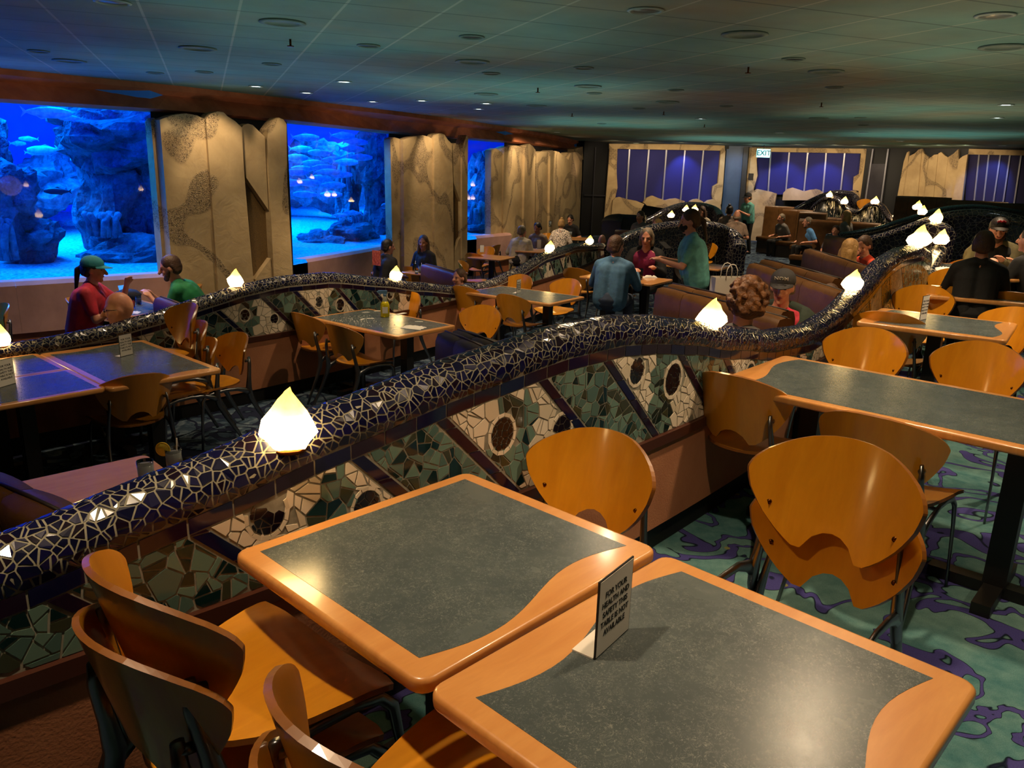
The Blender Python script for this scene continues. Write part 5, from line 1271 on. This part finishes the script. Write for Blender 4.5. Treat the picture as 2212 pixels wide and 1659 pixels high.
    if not mask:
        l=MB(); l.ell((0,0,0),(.022,.006,.007),10,6,0,HM@Matrix.Translation((0,.0895,-.063))); l.obj('lips',MLIP,t)
    else:
        l=MB()
        for s in (-1,1): caps(l,hp(0,.07,-.05),hp(s*.03,.055,-.055),.048,.034)
        caps(l,hp(0,.075,-.045),hp(0,.062,-.095),.034,.03); l=fuse(l,'face_mask',.007,mask,t,3)
        l=MB(); 
        for s in (-1,1): l.tube([hp(s*.06,.05,-.04),hp(s*.084,-.0,-.0),hp(s*.086,-.02,-.02)],.002,5)
    if glasses:
        g=MB()
        for s in (-1,1):
            g.tube([hp(s*.032+.021*math.cos(q),.094,.006+.014*math.sin(q)) for q in [2*PI*k/12 for k in range(13)]],.0024,5); g.tube([hp(s*.053,.092,.008),hp(s*.082,.0,.008)],.002,5)
        g.tube([hp(-.011,.096,.008),hp(.011,.096,.008)],.0022,5); g.obj('spectacles',MLENS,t)
    if beard:
        g=MB(); caps(g,hp(-.045,.045,-.07),hp(0,.068,-.105),.028,.03); caps(g,hp(.045,.045,-.07),hp(0,.068,-.105),.028,.03); caps(g,hp(-.022,.086,-.05),hp(.022,.086,-.05),.007,.007); caps(g,hp(-.06,.02,-.03),hp(-.045,.045,-.07),.02,.026); caps(g,hp(.06,.02,-.03),hp(.045,.045,-.07),.02,.026); fuse(g,'beard',.007,hmat,t,2)
    if hair and hair!='bald':
        h=MB(); vx=.009
        if hair!='fringe': h.ell((0,0,0),(.086,.102,.098),16,12,0,HM@Matrix.Translation((0,-.022,.038)))
        for s in (-1,1): caps(h,hp(s*.074,-.03,.02),hp(s*.068,-.055,-.05),.022,.022)
        caps(h,hp(-.04,-.078,-.04),hp(.04,-.078,-.04),.034,.034)
        if hair!='fringe': h.ell((0,0,0),(.084,.075,.09),14,10,0,HM@Matrix.Translation((0,-.05,.0)))
        if hair=='long':
            for s in (-1,1): caps(h,hp(s*.07,-.02,.03),hp(s*.088,.0,-.17),.028,.03); caps(h,hp(s*.05,-.07,-.03),hp(s*.07,-.075,-.27),.045,.03)
            caps(h,hp(0,-.085,-.02),hp(0,-.1,-.28),.045,.04)
        if hair=='pony': caps(h,hp(0,-.1,.02),hp(0,-.15,-.02),.03,.028); caps(h,hp(0,-.15,-.02),hp(.01,-.16,-.24),.03,.014)
        if hair=='bob':
            for s in (-1,1): caps(h,hp(s*.07,-.02,.03),hp(s*.078,.0,-.08),.032,.03)
            caps(h,hp(-.04,-.08,-.03),hp(-.04,-.07,-.12),.045,.035); caps(h,hp(.04,-.08,-.03),hp(.04,-.07,-.12),.045,.035)
        if hair=='bun': h.ell((0,0,0),(.04,.04,.035),10,8,0,HM@Matrix.Translation((0,-.06,.135)))
        if hair=='curly':
            rr=random.Random(5)
            for k in range(150):
                th=rr.uniform(0,2*PI); ph=rr.uniform(-.9,1.4); q=Vector((math.cos(th)*math.cos(ph)*.1,math.sin(th)*math.cos(ph)*.112-.03,math.sin(ph)*.11+.03))
                if q.y>.035 and q.z<.09: continue
                h.ell((0,0,0),(.017,.017,.017),8,6,0,HM@Matrix.Translation(q*1.04))
        fuse(h,'hair',vx,hmat,t,2)
    if hat:
        h=MB(); ro=HM@Matrix.Rotation(math.radians(180 if hat=='back' else 0),4,'Z')
        P_=[]
        for i in range(9):
            ph=i/8*PI/2; r=math.cos(ph); P_.append([ro@Vector((r*.094*math.cos(q),r*.112*math.sin(q)-.015,.045+.095*math.sin(ph)**.9)) for q in [2*PI*k/24 for k in range(25)]])
        h.grid(P_,0,True); h.grid([[ro@Vector((.092*math.cos(q),.11*math.sin(q)-.015,zz)) for q in [2*PI*k/24 for k in range(25)]] for zz in (.03,.046)],0,True)
        c_=h.obj('cap_crown',hatmat,t); h=MB(); Q=[]
        for i in range(11):
            q=math.radians(25+130*i/10); Q.append([ro@Vector((.09*math.cos(q)*(1+.02*j),.105*math.sin(q)-.012+.085*j/3*math.sin(q)**2,.046-.006*j+.012*math.cos(2*q)*-.5)) for j in range(4)])
        h.grid(Q,0,True); h.grid([[p+Vector((0,0,-.004)) for p in r] for r in Q],0,True,flip=True); h.obj('cap_brim',hatmat,t)
        if hat=='text':
            o=text(t,'NOM',.045,(0,0,0),(0,0,0),MPAPER,'cap_emblem',.001); o.matrix_local=ro@Matrix.Translation((0,.092,.09))@Matrix.Rotation(math.radians(-28),4,'X')@Matrix.Rotation(PI/2,4,'X')@Matrix.Rotation(PI,4,'Y')
        if hat=='red':
            e2=MB(); 
            for q in range(5): e2.ell((0,0,0),(.014,.006,.011),8,6,0,ro@Matrix.Translation((-.03+.015*q,.078-.003*abs(q-2),.105+.008*(q%2))))
            e2.obj('cap_emblem',MRED,t)
    if extra: extra(t,hp,hd,neck,chest,hip)
    return t
def person_px(label,px,py,z,face,sit=True,lean=8,sc=1.0,**k):
    """px,py: the middle of the head in the photo"""
    hz=.53 if sit else .93; la=math.radians(lean); hh=hz+math.cos(la)*.49+.14; fw=math.sin(la)*.49+.03
    p=at(px,py,z+hh*sc); f=math.radians(face); return person(label,p.x-math.cos(f)*fw*sc,p.y-math.sin(f)*fw*sc,z,face,lean,sit,sc=sc,**k)
def backprint(t,hp,hd,neck,chest,hip):
    b=MB(); b.box((0,-.118,1.0-.02),(.2,.012,.24)); o=b.obj('back_print',MSHIRTP,t)
# near the aquarium (lowest level)
person_px('woman in a teal cap and red shirt sitting at the left, raising one hand',201,582,ZC,12,lean=14,head=(0,6),hands=[(-.1,.42,.98),(.16,.40,.80)],top=MRED,hair='pony',hmat=MHK,hat='cap',hatmat=MTEALC,fat=1.3,sc=1.1,vox=.010)
person_px('man in a green T-shirt leaning on the table at the left',372,578,ZC,200,lean=30,head=(0,14),hands=[(-.08,.5,.80),(.08,.5,.80)],top=MGREEN,hair='short',hmat=MHB,beard=True,fat=1.3,sc=1.12,vox=.010)
person_px('bald man with glasses, head showing just above the middle rail at the left',258,668,ZC,196,sc=1.1,lean=10,head=(4,6),top=MBLACK,hair=None,glasses=True,fat=1.2)
person_px('man in a black shirt with a sunset print on its back',838,533,ZC,50,lean=12,head=(-18,4),top=MBLACK,hair='short',hmat=MHK,fat=1.15,extra=backprint)
person_px('woman with long dark hair in black, below the stone pillar',914,524,ZC,235,lean=4,head=(25,4),top=MBLACK,sleeve='long',hair='long',hmat=MHB,skin=MSKIN2)
person_px('child whose eyes peek over the middle rail',991,600,ZC,200,lean=6,head=(30,0),top=MGREYC,hair='short',hmat=MHB,sc=.92)
person_px('man in a white shirt seen from behind near the far pillars',1128,500,ZC,68,lean=16,head=(-20,6),top=MWHITE,hair='short',hmat=MHG,sleeve='half',fat=1.25)
person_px('dark haired man in a taupe shirt looking down near the far pillars',1161,492,ZC,238,lean=14,head=(0,22),top=MTAN,hair='short',hmat=MHK,skin=MSKIN2,sleeve='long')
person_px('lady with pinned blonde hair in a black and white spotted blouse',1213,484,ZC,75,lean=14,head=(10,8),top=MLEO,hair='bun',hmat=MHBL,sleeve='half')
person_px('man in black looking down beside the black wall',1232,474,ZC,245,lean=14,head=(0,22),top=MBLACK,hair='short',hmat=MHK)

# middle level
person_px('woman in a blue sweater seen from behind at the middle table',1331,532,ZB,66,lean=12,head=(-22,4),hands=[(-.2,.38,.82),(.2,.38,.82)],sc=1.08,top=MBLUE,pants=MJEAN,sleeve='long',hair='short',hmat=MHB,fat=1.15,vox=.010)
person_px('grey haired woman with glasses in magenta and a black cardigan',1397,514,ZB,245,lean=8,head=(6,8),hands=[(-.22,.42,.80),(.2,.42,.80)],sc=1.08,top=MMAG,sleeve='short',hair='bob',hmat=MHG,glasses=True,fat=1.2,open_=MBLACK,vox=.010)
person_px('waitress in a sea green shirt and mask standing and writing an order',1490,478,ZB,176,sit=False,lean=10,head=(0,10),hands=[(-.07,.40,1.13),(.16,.34,1.12)],top=MSEA,pants=MBLACK,hair='pony',hmat=MHB,mask=MMASK,fat=1.3,sc=1.05,vox=.010)
person_px('server in a sea green shirt and dark cap standing in the far aisle',1615,427,ZB,205,sit=False,lean=8,head=(0,10),hands=[(-.05,.35,1.18),(.15,.3,1.1)],top=MSEA,pants=MBLACK,hair='short',hmat=MHB,hat='cap',hatmat=MHATB,fat=1.15)
person_px('woman with curly auburn hair seen from behind in the leather booth',1611,655,ZP,60,sc=1.06,lean=4,head=(35,8),top=MGREYC,hair='curly',hmat=MHC,hands=[(-.1,.4,.8),(.1,.4,.8)],vox=.010)
person_px('older man in a dark cap, red shirt and green jacket in the leather booth',1690,620,ZP,236,lean=8,head=(8,9),hands=[(-.09,.42,.84),(.09,.42,.84)],top=MROSE,pants=MBLACK,hair='short',hmat=MHG,hat='text',hatmat=MHATB,sc=.99,open_=MDGREEN,fat=1.35,vox=.009,beard=False)
person_px('child with brown hair just behind the near rail left of its crystal',1791,640,ZP,60,lean=2,head=(20,0),top=MTAN,hair='short',hmat=MHB,sc=.85)
person_px('woman with long straight blonde hair seen from behind in the booth',1838,540,ZP,58,lean=4,head=(-35,6),top=MTAN,hair='long',hmat=MHBL)
person_px('person in an orange and white top leaning over beside the blonde woman',1868,531,ZP,190,lean=22,head=(30,22),top=MORNG,hair='short',hmat=MHB,sleeve='half',fat=1.1)
def ftab(label,px,py,Y,h,face,**k):
    p=atY(px,py,Y); sit=k.get('sit',True); hh=(.53 if sit else .93)+.49+.14; return person(label,p.x,p.y,p.z-hh,face,**k)
ftab('person with a bald head showing above the far crest of the middle rail',1300,520,17.2,0,80,top=MBLACK,hair=None,vox=.013)
ftab('person in a light blue shirt in the far booth',1762,478,20,0,185,lean=20,top=MLBLUE,hair='short',hmat=MHG,skin=MSKIN,vox=.013)
ftab('child looking out over a booth back in the middle distance',1809,486,17.2,0,232,top=MGREYC,hair='short',hmat=MHB,vox=.013,legs=False,sc=.9)
ftab('woman with wavy blonde brown hair before the double humped wall',1836,466,18.6,0,130,top=MGREYC,hair='long',hmat=MHBL,vox=.013)
ftab('person in grey at the table of the far aisle booth',1700,470,22.2,0,200,lean=18,top=MGREYC,hair='short',hmat=MHG,vox=.014)
ftab('man in the booth left of the waitress, farther one',1388,467,18.5,0,225,top=MGREYC,hair='short',hmat=MHB,vox=.013)
ftab('bald headed man in the booth left of the waitress',1420,478,17.6,0,100,top=MGREYC,hair=None,vox=.013)
ftab('person bent over the table just left of the waitress',1446,479,17.3,0,200,lean=30,top=MTAN,hair='short',hmat=MHBL,vox=.013)
ftab('woman in white and pink eating beyond the waitress',1524,455,19.6,0,225,lean=16,head=(0,14),hands=[(-.02,.25,1.02),(.1,.3,.85)],top=MWHITE,hair='long',hmat=MHB,vox=.013)
ftab('person with two dark hair buns at the far table',1574,455,19.4,0,60,top=MTAN,hair='bun',hmat=MHK,vox=.013)
ftab('bald man with his back to the viewer at the far table',1592,466,18.2,0,75,lean=14,top=MTAN,hair='fringe',hmat=MHG,vox=.013)
# right hand side of the near level
person_px('bearded man in a dark glossy cap and olive shirt over black',2157,497,ZA,240,lean=10,head=(10,9),hands=[(-.08,.4,.85),(.14,.38,.80)],top=MBLACK,open_=MOLIVE,sleeve='half',hair='short',hmat=MHB,beard=True,hat='red',hatmat=MHK,fat=1.3,sc=1.0,vox=.010)
person_px('boy with short brown hair seen from behind opposite the bearded man',2124,529,ZA+.15,62,lean=10,head=(0,8),top=MBLACK,sleeve='long',hair='short',hmat=MHB,sc=.88,hands=[(-.15,.36,.84),(.15,.36,.84)])
person('dark clothed person leaning in at the right edge of the photo',*at(2262,606,.75)[:2],ZA,115,lean=24,top=MBLACK,sleeve='long',hair='short',hmat=MHK,fat=1.2,hands=[(-.2,.4,.84),(.15,.42,.84)])
# things they hold
def held(nm,label,cat,px,py,z,b,mat,rz=0,rx=0):
    o=b.obj(nm,mat,None,at(px,py,z)); o.rotation_euler=(rx,0,rz); return tag(o,label,cat)
held('serving_tray','round dark serving tray held under the arm of the waitress','tray',1484,578,.33,MB().lathe([(.001,-.004),(.175,-.004),(.2,.014),(.203,.014),(.18,-.012),(.001,-.012)],30),MLEAD,RAD(10),RAD(80))
held('order_pad','black order pad in the hand of the waitress','pad',1437,530,.62,MB().box((0,0,0),(.12,.18,.012)),MBLACK,.6,.5)
held('phone','phone in the hands of the capped man in red','phone',1668,664,.33,MB().box((0,0,0),(.15,.075,.009)),M('phone_back',hexc(110,130,160),.3),-.5,.8)
WARM=(1,.76,.48)
def S_(x,y,e=110,**k): return (x,y,e,k)
SPOTS=[S_(-.62,1.3,95,ang=95),S_(1.0,1.9,95,ang=95,blend=.8),S_(1.5,3.3,130,ang=128,blend=.95,r=.07),S_(.75,5.4,140,ang=142,blend=.95),S_(2.5,5.9,120,ang=85),S_(5.2,8.8,140,ang=90),S_(.9,10.0,100,ang=80),S_(3.3,1.5,150,ang=85),S_(3.7,4.6,150,ang=85),S_(-2.0,4.3,60,ang=80),S_(-2.6,6.6,90,ang=80),S_(-.9,7.6,130,ang=80),S_(.4,9.3,130,ang=80),  # mix of downlights and unseen spots added to brighten dark areas
 S_(1.9,7.4,110,ang=85),S_(4.7,7.2,120,ang=90),S_(2.0,11.2,150,ang=85),S_(4.0,10.5,140,ang=90),S_(-3.9,8.6,130,ang=95),S_(-5.0,9.3,90,ang=100),S_(-2.7,11.2,90,ang=95),S_(-2.2,12.3,120,ang=85),S_(-.6,15.2,150,ang=85),S_(.8,18.5,150,ang=90),
 S_(3.2,15.5,160,ang=90),S_(6.2,14.5,160,ang=90),S_(5.6,19.5,180,ang=95),S_(8.6,19.2,220,ang=95),S_(5.0,16.8,200,ang=95),S_(7.4,21.8,200,ang=95),S_(3.4,8.6,120,ang=90),S_(9.6,23,160,ang=95),S_(7.6,24.2,220,ang=90),S_(3.6,21.5,170,ang=95),S_(12.2,19.5,160,ang=95),S_(7.2,10.8,130,ang=90),S_(9.5,15,140,ang=90)]
# pillar and wall washers
def wash(px,py,Y,e,back=.9,col=WARM,ang=70,down=.9,side=0):
    p=atY(px,py,Y); d=Vector((p.x,p.y,0)).normalized(); q=p-d*back
    SPOTS.append((q.x+side,q.y,e,dict(col=col,ang=ang,blend=.6,tgt=(p.x,p.y,p.z-down))))
wash(480,300,11.6,55,.75,ang=80); wash(400,300,11.2,22,.8); wash(600,300,12.6,16,.8)
wash(955,310,16.8,60,1.0,ang=85); wash(890,310,16.2,40,1.1); wash(1144,325,20.6,95,1.2,ang=90); wash(1195,330,21.8,80,1.2,ang=90); wash(1230,335,23.3,70,1.4,ang=80); wash(1105,325,19.6,40,1.2)
for px,Y in ((1325,27.5),(1400,27.6),(1470,27.7),(1550,27.6),(1630,27.2),(1720,26.7),(1800,26.2),(1862,25.8),(1965,24.6),(2025,24.2),(2080,23.8)): wash(px,345,Y,75,1.8,ang=100,down=.8)
for px,Y in ((1481,27.8),(1784,26.3),(1697,26.8),(2143,23.4)): wash(px,330,Y,90,.5,(.16,.3,1),75,.6)
wash(1585,330,27.6,60,1.2,(.4,.65,1),80)

def soffit_fill(x,y,tx,ty,e): SPOTS.append((x,y,e,dict(z=1.2,tgt=(tx,ty,2.56),ang=64,blend=1,col=(1,.72,.5),r=.15)))  # unseen spots hung in mid-air, added to brighten the soffit
soffit_fill(-4.4,8.2,-6.2,9.6,22); soffit_fill(-3.0,10.4,-4.4,11.8,14); soffit_fill(-1.9,13.0,-3.0,14.2,14); soffit_fill(-.3,16.6,-1.2,17.4,16); soffit_fill(.8,20,-.1,20.6,16); soffit_fill(2.2,23.5,1.3,24.2,16)
# ---------------------------------------------------------------- lights
def area(name,loc,size,energy,col,rot=(0,0,0),sy=None,spread=None):
    l=bpy.data.lights.new(name,'AREA'); l.energy=energy; l.color=col; l.size=size
    if sy: l.shape='RECTANGLE'; l.size_y=sy
    if spread: l.spread=math.radians(spread)
    o=bpy.data.objects.new(name,l); COL.objects.link(o); o.location=loc; o.rotation_euler=rot; return o
# strong blue lamps over the tank water
for i,(x,y,e) in enumerate([(-11.5,10.5,1.0),(-8,13.3,1.2),(-6.2,18,1.3),(-3.4,22.5,1.2)]):
    area('tank_lamp',(x,y,3.7),4.5,720*e,(.0,.23,1.0),(0,math.radians(-14),math.radians(52)),2.6,92)
for x,y,e in ((-8.3,8.9,1),(-5.9,11.4,1),(-3.9,15.5,.9),(-1.9,19.4,.7)): area('tank_front_fill',(x,y,3.6),2.2,230*e,(.0,.26,1.0),(0,math.radians(-38),math.radians(-38)),1.0,110)  # added fill near the glass that lifts rock faces in place of haze
S.world=bpy.data.worlds.new('world'); S.world.use_nodes=True
bg=S.world.node_tree.nodes['Background']; bg.inputs[0].default_value=(.5,.6,.6,1); bg.inputs[1].default_value=.0
def spot(x,y,e,col=(1,.74,.46),ang=78,blend=.55,z=ZCEIL-.05,tgt=None,r=.04):
    l=bpy.data.lights.new('downlight_or_fill','SPOT'); l.energy=e; l.color=col; l.spot_size=math.radians(ang); l.spot_blend=blend; l.shadow_soft_size=r  # used for real downlights, washers and the added unseen fills alike
    o=bpy.data.objects.new('downlight_or_fill',l); COL.objects.link(o); o.location=(x,y,z)
    if tgt: o.rotation_euler=(Vector(tgt)-Vector((x,y,z))).to_track_quat('-Z','Y').to_euler()
for s in SPOTS: spot(*s[:2],*s[2:3],**(s[3] if len(s)>3 else {}))
S.view_settings.view_transform='Standard'; S.view_settings.look='None'; S.view_settings.exposure=0; S.view_settings.gamma=1
for x,y,e,c in ((-1,6,8,0),(3.5,6,9,1),(0,11,11,0),(6,12,12,1),(2,17,13,0),(9,18,14,0),(6,23,16,0),(-3,9.5,7,2),(12,12,9,1),(1,1.5,4,1)): area('ceiling_fill',(x,y,1.95),3.2,e,((.5,.95,.85),(.85,.9,.62),(.3,.8,1))[c],(PI,0,0))  # unseen upward fills added to brighten the ceiling, no fixture stands there
S.view_settings.exposure=.25
